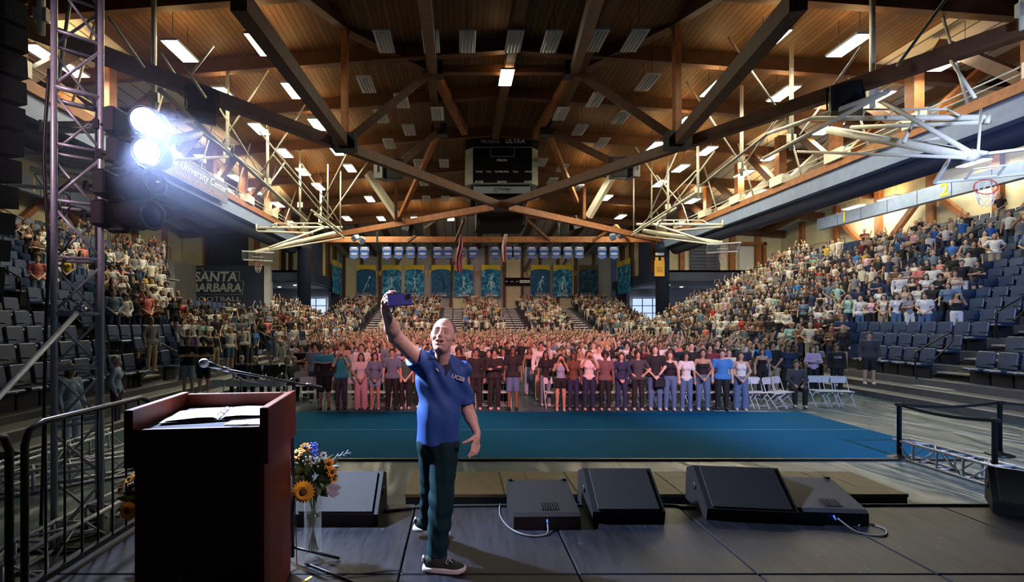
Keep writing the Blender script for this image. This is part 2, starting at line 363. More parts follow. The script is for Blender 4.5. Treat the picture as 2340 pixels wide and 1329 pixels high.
# ceiling: boards in the middle bays, pale deck panels in the outer bays
def plank_mat(name, c1, c2, scale):
    m = mat(name, c1, .55, spec=.3); N = m.node_tree.nodes; L = m.node_tree.links; b = N['Principled BSDF']
    tc = N.new('ShaderNodeTexCoord'); sep = N.new('ShaderNodeSeparateXYZ'); L.new(tc.outputs['Object'], sep.inputs[0])
    mth = N.new('ShaderNodeMath'); mth.operation = 'MULTIPLY'; mth.inputs[1].default_value = scale; L.new(sep.outputs['X'], mth.inputs[0])
    fr = N.new('ShaderNodeMath'); fr.operation = 'FRACT'; L.new(mth.outputs[0], fr.inputs[0])
    fl = N.new('ShaderNodeMath'); fl.operation = 'FLOOR'; L.new(mth.outputs[0], fl.inputs[0])
    wn = N.new('ShaderNodeTexWhiteNoise'); wn.noise_dimensions = '1D'; L.new(fl.outputs[0], wn.inputs['W'])
    nz = N.new('ShaderNodeTexNoise'); nz.inputs['Scale'].default_value = 2.5; nz.inputs['Detail'].default_value = 5; L.new(tc.outputs['Object'], nz.inputs['Vector'])
    ad = N.new('ShaderNodeMath'); L.new(wn.outputs['Value'], ad.inputs[0]); L.new(nz.outputs['Fac'], ad.inputs[1])
    mr = N.new('ShaderNodeMapRange'); mr.inputs['From Max'].default_value = 1.6; L.new(ad.outputs[0], mr.inputs['Value'])
    mx = N.new('ShaderNodeMix'); mx.data_type = 'RGBA'; mx.inputs[6].default_value = (*c1, 1); mx.inputs[7].default_value = (*c2, 1); L.new(mr.outputs[0], mx.inputs[0])
    lt = N.new('ShaderNodeMath'); lt.operation = 'GREATER_THAN'; lt.inputs[1].default_value = .12; L.new(fr.outputs[0], lt.inputs[0])
    m2 = N.new('ShaderNodeMix'); m2.data_type = 'RGBA'; m2.inputs[6].default_value = (c1[0]*.3, c1[1]*.3, c1[2]*.3, 1); L.new(mx.outputs[2], m2.inputs[7]); L.new(lt.outputs[0], m2.inputs[0])
    L.new(m2.outputs[2], b.inputs['Base Color']); return m
PLANK = plank_mat('ceiling_boards', (.085, .044, .022), (.17, .092, .042), 4.0)
DECKW = plank_mat('pale_roof_deck', (.66, .66, .62), (.80, .80, .76), 1.2)
ceil = empty('ceiling', (XC, 30, 16), kind='structure')
def slab(x0, x1, y0, y1, m, nm, t=.1):
    P = [(x0, y0), (x1, y0), (x1, y1), (x0, y1)]
    vs = [Vector((x, y, roofz(x, y))) for x, y in P]+[Vector((x, y, roofz(x, y)+t)) for x, y in P]
    mb = MB(); mb._add(vs, [(0, 3, 2, 1), (4, 5, 6, 7), (0, 1, 5, 4), (1, 2, 6, 5), (2, 3, 7, 6), (3, 0, 4, 7)])
    return part(nm, mb, m, ceil)
bays_y = [-6, 4, 8.5, 13, 17.5, 22, 26.5, 32, 37, 42, 47, 52, 56, 60.4]
bays_x = [XL-.3, -22, BL, -9.2, -3.5, XC, 8.1, 13.8, BR, 26.5, XR+.3]
for y0, y1 in zip(bays_y, bays_y[1:]):
    for x0, x1 in zip(bays_x, bays_x[1:]):
        wood = BL-.1 <= x0 and x1 <= BR+.1 and y0 < 47
        slab(x0, x1, y0, y1, PLANK if wood else DECKW, 'board_panel' if wood else 'deck_panel')
roof = empty('roof_frame', (XC, 30, 14), kind='structure')
tag(roof, 'dark glulam roof frame with rafters, chords and struts')
def rp(name, a, b_, w_, h_, m=WOODD): return part(name, MB().bar(a, b_, w_, h_), m, roof)
for y in bays_y[1:-1]:            # purlins across the hall
    if y <= 47:
        for xa, xb in ((XL, XC), (XC, XR)):
            rp('purlin', (xa, y, roofz(xa, y)-.28), (xb, y, roofz(xb, y)-.28), .22, .55)
            rp('purlin_edge', (xa, y-.0, roofz(xa, y)-.62), (xb, y, roofz(xb, y)-.62), .34, .10, WOODD)
for x in (-26, -19.5):            # rafters along the outer bays
    rp('rafter', (x, 4, roofz(x, 4)-.35), (x, 32, roofz(x, 32)-.35), .3, .7); rp('rafter', (x+XC*0, 32, roofz(x, 32)-.35), (x, 60, roofz(x, 60)-.35), .3, .7)
    x2 = 2*XC-x; rp('rafter', (x2, 4, roofz(x2, 4)-.35), (x2, 32, roofz(x2, 32)-.35), .3, .7); rp('rafter', (x2, 32, roofz(x2, 32)-.35), (x2, 60, roofz(x2, 60)-.35), .3, .7)
for i in range(13):               # rafters fanning over the far stand
    x = -13.5+i*2.65; rp('rafter', (x, 47, roofz(x, 47)-.2), (x, 60, roofz(x, 60)-.2), .3 if i % 2 else .6, .4)
for x, z in ((XC+.1, 15.1), (-1.4, 15.1), (5.9, 15.1)):
    rp('ridge_beam', (x, -2, z), (x, 31, z-.1), .42, .8)
C = at(1145, 470, 31.8); NL = at(60, 60, 12.4); NR = at(2340, 66, 12.5)
def ext(p, q, k): return p+(q-p)*k
rp('lower_chord', C, ext(C, NL, 1.25), .34, .46); rp('lower_chord', C, ext(C, NR, 1.2), .34, .46)
rp('lower_chord', C, (BL+.4, YT, CZ), .34, .46, WOODB); rp('lower_chord', C, (BR-.4, YT, CZ), .34, .46, WOODB)
rp('tie_beam', (BL-.2, YT, CZ), (BR+.2, YT, CZ), .45, .55, WOODB)
def PZ(px, py, z): return atz(px, py, z)
N1 = at(788, 326, 20.4); N2 = at(1548, 322, 20.2); U1 = atz(990, 160, 15.0); U2 = atz(1312, 160, 15.0)
T1 = at(788, 56, 20.4); T2 = at(1545, 45, 20.2); V1 = atz(1004, 298, 14.6); V2 = atz(1251, 298, 14.6)
for a, b_, w_, m in ((N1, T1, .26, WOODB), (N2, T2, .26, WOODB), (N1, at(545, 0, 11), .4, WOODD), (N2, at(1825, 0, 11), .4, WOODD), (N1, U1, .28, WOODD), (N2, U2, .28, WOODD),
    (U1, T1, .5, WOODD), (U2, T2, .5, WOODD), (T1, at(640, -60, 15), .4, WOODD), (T2, at(1708, -60, 15), .4, WOODD), (U1, at(1062, 300, 31), .4, WOODB), (U2, at(1224, 308, 31), .4, WOODB),
    (V1, at(900, 385, 27.5), .3, WOODD), (V1, at(912, 500, 37.5), .3, WOODB), (V2, at(1318, 460, 37.5), .3, WOODB), (V2, at(1400, 370, 28), .3, WOODD),
    (U1, at(966, -40, 13), .4, WOODD), (U2, at(1372, -40, 13), .4, WOODD),(U1, U2, .3, WOODD),
    (at(905, 400, 27.5), at(905, 505, 38), .22, WOODB), (at(1335, 355, 38), at(1335, 500, 38), .22, WOODB),
    (at(840, 395, 36), at(915, 505, 38), .42, WHITE_ST), (at(1400, 400, 36), at(1345, 495, 38), .42, WHITE_ST),
    (at(1000, 500, 42), at(930, 553, 45), .2, WOODD), (at(1180, 480, 42), at(1260, 553, 45), .2, WOODD), (at(1060, 503, 38), at(1040, 553, 45), .2, WOODD),
    (at(862, 525, 43), at(862, 553, 45), .2, WHITE_ST), (at(1408, 515, 43), at(1350, 553, 45), .2, WOODB), (at(1408, 515, 43), at(1440, 553, 45), .2, WOODB)):
    rp('strut', a, b_, w_, w_*1.25, m)
for p in (N1, N2, U1, U2, C, V1, V2): part('node_plate', MB().box(p, (1.0, .6, .7)), BLACK, roof)
# long side beams over the edge of the seating: timber rail, blue duct and dark roller underneath
for s, X, nm in ((1, BR, 'right'), (-1, BL, 'left')):
    ed = empty('edge_beam', (X, 28, CZ), kind='structure'); tag(ed, 'long %s side beam with timber rail and pale blue duct over the stand' % nm)
    part('timber_rail', MB().bar((X, 6, CZ+.15), (X, YT, CZ+.15), .5, .4), WOODB, ed)
    part('duct', MB().bar((X+s*.25, 6, CZ-.45), (X+s*.25, YT, CZ-.45), .7, .8), BLUEG, ed)
    part('curtain_roll', MB().tube((X+s*.9, 6, CZ-1.0), (X+s*.9, YT-1, CZ-1.0), .55, 12), NAVY, ed)
    part('hand_rail', MB().tube((X-s*.2, 10, CZ+.85), (X-s*.2, YT-2, CZ+.85), .035, 5).tube((X-s*.2, 10, CZ+.6), (X-s*.2, YT-2, CZ+.6), .025, 5), WHITE_ST, ed)
    for y in np.arange(11, 43, 4.3):
        part('junction_box', MB().box((X-s*.15, y, CZ+.6), (.5, 1.1, .55)), WHITE_ST, ed)
        part('timber_post', MB().bar((X+s*.6, y+1, CZ+.3), (X+s*.6, y+1, roofz(X, y+1)-.5), .45, .45), WOODB, ed)
        part('timber_brace', MB().bar((X+s*.6, y+1, CZ+.4), (X+s*3.9, y+1.1, roofz(X+s*3.9, y)-.5), .35, .4), WOODB if int(y) % 2 else WHITE_ST, ed)
        part('timber_brace', MB().bar((X+s*.6, y+1, CZ+.4), (X+s*.6, y+4.2, roofz(X, y+4)-.5), .35, .4), WOODD, ed)
        part('hanger_rod', MB().tube((X-s*.2, y+2.4, CZ+.3), (X-s*1.2, y+2.4, roofz(X, y)-.4), .05, 5), WHITE_ST, ed)
# section number bands
for s, X, nums in ((1, 31.2, ((1, 37.3), (2, 29.6))), (-1, -26.6, ((14, 29), (15, 36.3)))):
    bd = empty('number_band', (X, 30, 10.8), kind='structure'); tag(bd, 'pale blue duct band with yellow section numbers on the %s side' % ('right' if s > 0 else 'left'))
    for y in np.arange(16, 39, 2.2): part('panel', MB().box((X, y+1.08, 10.85), (.5, 2.14, .95)), BLUEG, bd)
    for n_, y in nums: text(str(n_), 1.15, (X-s*.27-X, y-30, .05), (PI/2, 0, -s*PI/2), YELLOW, bd, 'section_number', bold=.02)
# numbers on the back wall
for n_, px, c in ((16, 865, YELLOW), (17, 978, YELLOW), (18, 1090, mat('brown_number', (.45, .2, .12))), (19, 1204, YELLOW), (20, 1317, mat('dull_number', (.4, .32, .1)))):
    p = at(px, 624, YB-.35); text(str(n_), 1.0, p-Vector((XC, YB, 0)), (PI/2, 0, 0), c, wb, 'section_number', bold=.015)
# ================================================================ ROOF-HUNG THINGS
# hall light fixtures
LIT = mat('lit_lens', (1.0, .91, .66), .5, emit=LAMP_E); UPL = mat('uplight_lens', (1.0, .62, .25), .5, emit=LAMP_E*.24); OFFT = mat('unlit_tube', (.62, .64, .66), .4); HOUS = mat('fixture_housing', (.62, .62, .6), .5)
def make_light(lit):
    r = empty('ceiling_light')
    MB().box((0, 0, .05), (.70, 1.56, .10), bev=.02).build('housing', HOUS, r)
    for q in (-.5, .5): MB().tube((0, q, .1), (0, q, 1.35), .012, 4).build('hanger', BLACK, r)
    if lit:
        MB().box((0, 0, -.012), (.60, 1.46, .02)).build('lens', LIT, r); MB().box((0, 0, .106), (.5, 1.2, .01)).build('uplight', UPL, r)
    else:
        for k in range(4): MB().tube((-.22+.147*k, -.7, -.02), (-.22+.147*k, .7, -.02), .03, 6).build('tube', OFFT, r)
    return r
litpx = [(412,118),(595,103),(515,218),(670,208),(592,295),(725,285),(650,350),(770,345),(800,385),(693,393),(728,427),(540,407),(583,438),(845,455),(468,363),
 (105,128),(155,155),(90,437),(635,468),(793,500),(871,500),(948,500),(1030,500),(1157,178),
 (1762,95),(1940,105),(1632,203),(1790,215),(1565,280),(1497,335),(1616,345),(1555,385),(1765,357),(2000,226),(2175,140),(1892,295),(1700,397),(1582,460),(1508,420),(1386,452),(1190,500),(1418,497),(1345,400),
 (2280,325),(2225,372),(2103,378),(1990,418),(2140,425),(1950,482),(1832,476),(2033,456),(1740,440),(1680,470)]
offpx = [(878,97),(985,97),(1068,97),(1175,97),(1260,97),(1362,95),(1450,95),(837,195),(918,232),(1000,262),(872,268),(935,298),(890,330),(1480,190),(1362,230),(1282,262),(1420,270),(1325,298),(1375,328),(957,375),(1015,375),(968,418),(1238,372),(1285,385),(1262,415),(975,455),(1018,455),(1320,430),(1225,452)]
protoL = {}
lights_ = []
for lit, lst in ((1, litpx), (0, offpx)):
    for (px, py) in lst:
        Y = 25.
        for _ in range(12):
            x = (px-CX)/F*Y; z = roofz(x, Y)-1.45; Y = F*(z-H)/(CY-py)
            Y = min(Y, 59)
        x = (px-CX)/F*Y; z = roofz(x, Y)-1.45
        lights_.append((lit, x, Y, z))
for lit, x, Y, z in lights_:
    if lit not in protoL: o = protoL[lit] = make_light(lit)
    else: o = copy_tree(protoL[lit])
    o.location = (x, Y, z)
    side = 'left of the scoreboard' if x < XC-1.5 else ('right of the scoreboard' if x > XC+1.5 else 'over the scoreboard')
    zone = 'over the far stand' if Y > 46 else ('over the outer bay' if (x < BL or x > BR) else 'under the boards')
    o['base'] = ('lit ' if lit else 'unlit grey ')+'hall light '+zone+', '+side
    tag(o, None, 'light', 'fluorescent hall lights' if lit else 'unlit hall lights')
byb = {}
for o in [o for o in COL.objects if 'base' in o.keys()]: byb.setdefault(o['base'], []).append(o)
for b_, L_ in byb.items():
    L_.sort(key=lambda o: o.location.y)
    for i, o in enumerate(L_):
        o['label'] = b_+(', %s nearest' % ordw(i) if len(L_) > 1 else ''); del o['base']
# cream steel hanger frames on both sides: posts with V struts
def zroof(x, y): return roofz(x, y)-.35
k = 0
for s, X, ys in ((-1, -11.0, (12.2, 16.7, 22.0, 26.6, 32.0, 36.8)), (1, 14.6, (12.0, 16.4, 20.4, 24.0, 28.4, 32.5))):
    for i, y in enumerate(ys):
        fr = empty('hanger_frame', (X, y, CZ), label='cream steel hanger post with gusset, %s from the stage on the %s' % (ordw(i), 'left' if s < 0 else 'right'), cat='steel frame', group='cream hanger frames')
        pp = lambda n_, mb: part(n_, mb, WHITE_ST, fr)
        zt = zroof(X, y)
        pp('post', MB().tube((X, y, CZ-.4), (X, y, zt), .085, 8))
        pp('gusset', MB().box((X, y, CZ+.1), (.35, .12, .35)))
# folded basketball goals
def clear_mat(name, col, tr):
    if name in MC: return MC[name]
    m = bpy.data.materials.new(name); MC[name] = m; m.use_nodes = True; N = m.node_tree.nodes; L = m.node_tree.links; b = N['Principled BSDF']
    b.inputs['Base Color'].default_value = (*col, 1); b.inputs['Roughness'].default_value = .06
    t = N.new('ShaderNodeBsdfTransparent'); x = N.new('ShaderNodeMixShader'); x.inputs[0].default_value = tr
    L.new(b.outputs[0], x.inputs[1]); L.new(t.outputs[0], x.inputs[2]); L.new(x.outputs[0], N['Material Output'].inputs[0]); return m
def lim(fr, n_, a, b_, r): return part(n_, MB().tube(a, b_, r, 7), WHITE_ST, fr)
def goal(name, label, bars, bc, bs, rot, ring, loc):
    g = empty('basketball_goal', loc, label=label, cat='basketball goal', group='folded basketball goals')
    for (a, b_, r) in bars: lim(g, 'arm', a, b_, r)
    R = rot
    bd = MB().box(bc, bs, R).build('backboard', clear_mat('clear_board', (.8, .9, .95), .82), g); rel(g, bd)
    fr = MB(); hx, hy, hz = bs[0]/2, bs[1]/2, bs[2]/2
    P = [Vector((-hx, 0, -hz)), Vector((hx, 0, -hz)), Vector((hx, 0, hz)), Vector((-hx, 0, hz))]; P = [Vector(bc)+R@p for p in P]
    for i in range(4): fr.bar(P[i], P[(i+1) % 4], .07, .07)
    Q = [Vector((-.3, -.03, -hz+.08)), Vector((.3, -.03, -hz+.08)), Vector((.3, -.03, -hz+.5)), Vector((-.3, -.03, -hz+.5))]; Q = [Vector(bc)+R@p for p in Q]
    for i in range(4): fr.bar(Q[i], Q[(i+1) % 4], .04, .04)
    part('board_frame', fr, WHITE_P, g)
    rc = Vector(bc)+R@Vector((0, -.4*ring, -hz+.15)); ax = R@Vector((1, 0, 0)); ay = R@Vector((0, 1, 0)); az = R@Vector((0, 0, 1))
    part('rim', MB().path([rc+ax*(.23*math.cos(a))+ay*(.23*math.sin(a)) for a in np.linspace(0, 2*PI, 17)], .014, 5), RED, g)
    nt = MB()
    for k in range(10):
        a = 2*PI*k/10
        for sg in (1, -1):
            pts = [rc+ax*((.23-.09*t)*math.cos(a+sg*t*.9))+ay*((.23-.09*t)*math.sin(a+sg*t*.9))+Vector((0, 0, -.42*t)) for t in (0, .35, .7, 1)]
            nt.path(pts, .008, 3)
    part('net', nt, WHITE_P, g)
def A(px, py, Y): return at(px, py, Y)
Rn = Matrix.Rotation(math.radians(68), 3, 'X')
# near right
goal('g', 'near right basketball goal folded up level under the roof', [
 (A(1755,305,19),A(2025,212,13.5),.075),(A(1745,362,19),A(2030,208,13.5),.075),(A(1600,425,23),A(1755,305,19),.06),(A(1855,270,16),A(2262,268,12.5),.08),
 (A(1945,291,16),A(2262,278,12.5),.07),(A(1895,297,16.5),A(2230,358,11.6),.13),(A(2018,232,13.6),A(2232,357,11.6),.06),(A(1940,300,16),A(2255,350,11.6),.05),
 (A(1822,346,17),A(2210,360,11.6),.045),(A(1930,355,16),A(2160,312,12.5),.035),(A(2085,280,13.4),A(2065,325,13.2),.05),
 (A(1975,250,15),A(2165,249,13),.03),(A(1975,250,15),A(1972,268,15),.025),(A(2037,250,14),A(2037,268,14),.025),(A(2100,250,13.5),A(2100,268,13.5),.025),(A(2165,249,13),A(2195,265,12.8),.025),
 (A(2242,250,12),A(2235,350,11.6),.03),(A(2260,262,12.5),A(2255,282,12.5),.06)],
 A(2262,378,12.2), (1.83, .05, 1.05), Matrix.Rotation(math.radians(-28), 3, 'Z')@Rn, 1, A(2000,300,14))
# near left
goal('g', 'near left basketball goal folded up behind the lighting tower', [
 (A(365,205,13.5),A(700,505,26),.075),(A(378,240,14),A(530,355,17),.06),(A(92,285,11.5),A(270,282,12.5),.08),(A(95,297,11.5),A(330,300,13),.07),(A(270,282,12.5),A(440,275,15),.07),
 (A(420,150,13),A(470,222,14.5),.04),(A(530,355,17),A(532,330,17),.06),(A(375,325,13),A(455,305,15),.13),(A(95,275,11.5),A(95,300,11.5),.06),(A(240,375,10.5),A(520,358,17),.045),(A(70,385,10),A(240,420,10.5),.06),(A(90,375,10),A(250,405,10.5),.05)],
 A(120,395,9.6), (1.83, .05, 1.1), Matrix.Rotation(math.radians(22), 3, 'Z')@Rn, 1, A(250,300,12))
# far right
goal('g', 'far right basketball goal folded near the blue column', [
 (A(1448,530,38),A(1590,440,29),.08),(A(1445,537,38),A(1545,475,33),.07),(A(1455,512,37),A(1655,513,33),.10),(A(1540,527,36),A(1650,518,33),.08),(A(1470,527,37),A(1650,556,32),.17),
 (A(1495,512,36),A(1640,560,32),.08),(A(1450,536,38),A(1630,558,32),.06),(A(1508,503,36),A(1605,503,34),.05),(A(1508,503,36),A(1497,512,36),.05),(A(1605,503,34),A(1620,512,34),.05),
 (A(1510,503,36),A(1510,512,36),.04),(A(1540,503,35),A(1540,512,35),.04),(A(1572,503,34),A(1572,512,34),.04),(A(1652,502,33),A(1652,518,33),.07)],
 A(1652,566,30), (1.83, .05, 1.1), Matrix.Rotation(math.radians(-24), 3, 'Z')@Rn, 1, A(1550,520,34))
# far left
goal('g', 'far left basketball goal folded near the blue column', [
 (A(720,490,30),A(786,543,38),.08),(A(712,480,30),A(780,528,37),.08),(A(585,520,33),A(782,519,37),.10),(A(588,528,33),A(715,533,36),.08),(A(582,577,32),A(765,532,37),.17),
 (A(615,565,32),A(740,520,36),.08),(A(610,573,32),A(785,543,38),.06),(A(630,510,33),A(725,510,35),.05),(A(630,510,33),A(617,518,33),.05),(A(725,510,35),A(745,520,35),.05),
 (A(632,510,33),A(632,519,33),.04),(A(662,510,34),A(662,519,34),.04),(A(694,510,34),A(694,519,34),.04),(A(586,512,33),A(586,528,33),.07)],
 A(590,585,30), (1.83, .05, 1.1), Matrix.Rotation(math.radians(24), 3, 'Z')@Rn, 1, A(680,520,34))
# more struts at the far cream frames (zigzags that fan over the goals)
fan = [((593,300,23),(760,500,33)),((625,355,24),(755,508,33)),((500,330,22),(600,400,26)),((840,370,33),(750,500,33)),((793,350,27),(722,490,31)),((690,375,30),(780,515,36)),((700,235,25),(597,395,26.6)),((628,135,22),(508,327,22)),
 ((749,375,31),(749,505,33)),((778,390,34),(778,520,36)),((596,450,27),(650,372,28)),
 ((1664,84,19.6),(1778,250,20.4)),((1569,186,24),(1694,376,24)),((1775,270,20),(1701,376,24)),((1633,345,28),(1500,520,33)),((1450,332,32),(1530,455,33)),((1590,390,29),(1460,520,37)),((1448,385,34),(1448,525,37)),((1489,355,33),(1489,505,35)),
 ((1555,330,28),(1480,500,35)),((1500,400,33),(1560,470,33)),((1967,108,16.4),(1902,200,16.4)),((1879,237,20),(1828,308,20.4)),((2160,0,12),(2051,149,12)),((2173,139,12.5),(2228,223,11.5)),((1784,264,21),(1740,325,23)),
 ((245,35,13),(330,155,14)),((367,120,15),(413,188,16.7)),((488,105,17),(420,190,16.7)),((500,245,21),(590,390,26.6)),((160,0,10.5),(130,210,10.5))]
for i, (a, b_) in enumerate(fan):
    o = MB().tube(A(*a), A(*b_), .034+.0004*a[2], 6).build('steel_strut', WHITE_ST); 
    tag(o, 'thin cream steel strut among the hangers %s of the scoreboard, %s from the left' % ('left' if a[0] < 1145 else 'right', ordw(sorted([q[0] for q in fan if (q[0][0] < 1145) == (a[0] < 1145)]).index(a))), 'strut', 'cream roof struts')
# hanging loudspeakers
def speaker(loc, s, rz, tilt, label):
    r = empty('hanging_speaker', loc, label=label, cat='loudspeaker', group='hanging loudspeakers')
    r.rotation_euler = (tilt, 0, rz); r.scale = (s, s, s)
    MB().prism([(-.32, -.45), (.3, -.36), (.3, .36), (-.32, .45)], -.36, .36).build('cabinet', BLACK, r)
    MB().box((0, -.335, 0), (.66, .03, .84), bev=.01).build('grille', mat('grille_black', (.02, .02, .022), .7, bump=.3, scale=200), r)
    MB().bar((-.42, 0, -.1), (-.42, 0, .6), .04, .1).bar((.42, 0, -.1), (.42, 0, .6), .04, .1).bar((-.42, 0, .6), (.42, 0, .6), .1, .04).build('yoke', STEEL_B, r)
    return r
for px, py, Y, s, rz, t, lb in ((462,243,15.5,1.15,.5,-.35,'large black loudspeaker hanging under the left roof chord'), (1932,235,15.5,1.15,-.6,-.35,'large black loudspeaker hanging under the right roof chord'),
    (902,392,27,1.2,.1,0,'black loudspeaker facing the stage, left of the scoreboard'), (876,392,27.4,1.2,.9,0,'slim black loudspeaker angled outward, left of the scoreboard'),
    (1412,388,27,1.2,-.1,0,'black loudspeaker facing the stage, right of the scoreboard'), (1440,388,27.4,1.2,-.9,0,'slim black loudspeaker angled outward, right of the scoreboard'),
    (958,524,40,1.1,0,.2,'boxy black loudspeaker under the far left chord'), (932,516,40,1.1,1.2,.2,'narrow black loudspeaker under the far left chord'), (1288,522,40,1.1,0,.2,'boxy black loudspeaker under the far right chord'), (1312,512,40,1.1,-1.2,.2,'narrow black loudspeaker under the far right chord')):
    speaker(A(px, py, Y), s, rz, t, lb)
for px, py, s in ((812, 543, -1), (828, 548, 1), (1400, 540, -1), (1418, 536, 1)):
    r = empty('floodlight', A(px, py, 42), label='grey floodlight head on the far chord, %s of its pair at the %s' % ('outer' if (s < 0) == (px < 1145) else 'inner', 'left' if px < 1145 else 'right'), cat='floodlight', group='floodlights on the far chord')
    r.rotation_euler = (.5, s*.4, s*.5); MB().box((0, 0, 0), (.5, .7, .5), bev=.08).build('housing', BLUEG, r); MB().lathe([(.22, -.28), (.25, -.34), (.0, -.34)]).build('lens', WHITE_P, r)
# centre scoreboard
sb = empty('scoreboard', A(1148, 375, 33), label='black four-sided scoreboard hanging over the centre of the hall', cat='scoreboard')
TEXTG2 = mat('score_lettering', (.9, .9, .9), .6); S = 33/F; BB = mat('score_black', (.008, .008, .010), .7, spec=.12); SIDE = mat('score_side', (.42, .47, .40), .5)
prof = lambda hw, ch, z0, z1: [(-hw, -ch), (-ch, -hw), (ch, -hw), (hw, -ch), (hw, ch), (ch, hw), (-ch, hw), (-hw, ch)]
def octa(hw, ch, z0, z1):
    p = prof(hw, ch, 0, 0); n = 8; mb = MB(); y0 = 84*S
    mb._add([(x, y+y0, z0) for x, y in p]+[(x, y+y0, z1) for x, y in p], [tuple(range(n-1, -1, -1)), tuple(range(n, 2*n))]+[(i, (i+1) % n, n+(i+1) % n, n+i) for i in range(n)]); return mb
hw = 84*S; ch = 68*S
octa(hw, ch, -44*S, 38*S).build('cabinet', SIDE, sb)
octa(hw+.02, ch, 38*S, 61*S).build('top_band', BB, sb)
MB().box((0, -.02, -3*S), (134*S, .06, 82*S)).build('display_face', BB, sb)
octa(70*S, 62*S, -64*S, -45*S).build('lower_band', BB, sb)
MB().box((0, 14*S-.12, -56*S), (132*S, .06, 16*S)).build('sponsor_panel', mat('sponsor_panel', (.30, .36, .42), .5), sb)
octa(58*S, 50*S, -132*S, -64*S).build('lower_cabinet', BB, sb)
ln = MB()
for a, b_ in (((-68, 38), (68, 38)), ((-68, -44), (68, -44)), ((-68, 38), (-68, -44)), ((68, 38), (68, -44)), ((-27, 38), (-27, 17)), ((27, 38), (27, 17)), ((-27, 17), (27, 17))):
    ln.bar((a[0]*S, -.06, a[1]*S), (b_[0]*S, -.06, b_[1]*S), .03, .04, (0, 1, 0))
ln.build('outline', mat('outline_grey', (.45, .45, .46), .5), sb)
T = lambda b_, px, py, h, m, **k: text(b_, h*S, ((px-1148)*S, -.08, (375-py)*S), (PI/2, 0, 0), m, sb, **k)
T('ULTRA', 1177, 323.5, 14, TEXTW, sx=1.05, bold=.01); T('Michelob', 1119, 324, 12, TEXTG, shear=.35)
T('PERIOD', 1147, 367, 7, TEXTG2, bold=.006)
for b_, px in (('FOULS', 1095), ('T.O.L.', 1117), ('PLAYER FOUL', 1147), ('T.O.L.', 1178), ('FOULS', 1207)): T(b_, px, 393, 5.2, TEXTG2, bold=.005)
for b_, px in (('SCORE', 1095), ('MATCH', 1147), ('SCORE', 1207)): T(b_, px, 416, 6, TEXTG2, bold=.005)
text('Cottage', 9*S, (5*S, 14*S-.17, -54*S), (PI/2, 0, 0), mat('ink_dark', (.03, .05, .06)), sb, bold=.008)
text('Health', 6.5*S, (11*S, 14*S-.17, -60.5*S), (PI/2, 0, 0), mat('ink_pale', (.22, .3, .36)), sb)
MB().path([(-14*S+4.2*S*math.cos(a), 14*S-.17, -56*S+4.2*S*math.sin(a)) for a in np.linspace(.7, 5.6, 12)], 1.2*S, 4).build('logo_arc', mat('ink_teal', (.03, .22, .28)), sb)
for x in (-1.2, 1.2): MB().bar((x, 2.2, 61*S), (x*.6, 2.2, 5.5), .18, .18).build('hanger', STEEL_B, sb)
# championship pennants on the tie beam
PB = mat('pennant_blue', (.012, .09, .38), .7); PW = mat('pennant_white', (.62, .64, .68), .7); PR = mat('pennant_pink', (.6, .33, .30), .7)
pxs = [809,833,884,911,938,965,1000,1024,1052,1081,1131,1163,1181,1215,1243,1271,1298,1324,1376,1403]
for i, px in enumerate(pxs):
    pos = A(px, 563, YT-.4); pn = empty('pennant', pos, label='blue pennant with white bands hanging from the tie beam, %s from the left' % ordw(i), cat='pennant', group='blue pennants')
    wd, h = .86, 1.22
    m = MB(); a = wd/2; P = [(-a, 0), (a, 0), (a, -h+.2), (0, -h-.05), (-a, -h+.2)]
    m._add([(x, -.012, z) for x, z in P]+[(x, .012, z) for x, z in P], [(4, 3, 2, 1, 0), (5, 6, 7, 8, 9)]+[(j, (j+1) % 5, 5+(j+1) % 5, 5+j) for j in range(5)])
    m.build('cloth', PB, pn)
    b = MB()
    for z, hh, f in ((-.12, .12, .62), (-.62, .05, .6), (-.70, .05, .75), (-.79, .05, .6), (-.29, .045, 1.0)): b.box((0, -.018, z), (wd*f, .008, hh))
    b.build('white_band', PW, pn); MB().box((0, -.018, -.22), (wd*.98, .008, .03)).box((0, -.018, -h+.21), (wd*.98, .008, .05)).build('pink_band', PR, pn)
# tall banners on the back wall
def banner_mat(i, dull=0):
    m = mat('banner_print_%d' % i, (.02, .2, .35), .7); N = m.node_tree.nodes; L = m.node_tree.links; b = N['Principled BSDF']
    tc = N.new('ShaderNodeTexCoord'); mp = N.new('ShaderNodeMapping'); mp.inputs['Location'].default_value = (i*3.1, 0, i*1.7); L.new(tc.outputs['Object'], mp.inputs[0])
    nz = N.new('ShaderNodeTexNoise'); nz.inputs['Scale'].default_value = 1.7; nz.inputs['Detail'].default_value = 3; nz.inputs['Distortion'].default_value = 1.2; L.new(mp.outputs[0], nz.inputs['Vector'])
    cr = N.new('ShaderNodeValToRGB'); e = cr.color_ramp.elements; k = .25 if dull else 1
    e[0].position = .40; e[0].color = (.010*k, .10*k, .26*k, 1); e[1].position = .68; e[1].color = (.25*k, .8*k, .95*k, 1)
    x = e.new(.54); x.color = (.015*k, .30*k, .60*k, 1)
    if i in (0, 3, 6): e[0].position = .5; x.position = .62; e[1].position = .85
    L.new(nz.outputs['Fac'], cr.inputs[0]); L.new(cr.outputs[0], b.inputs['Base Color']); return m
FIG = mat('banner_figure', (.5, .85, .95), .7); FIGD = mat('banner_figure_dark', (.015, .05, .10), .7); GOLD = mat('banner_gold', (.85, .60, .05), .7)
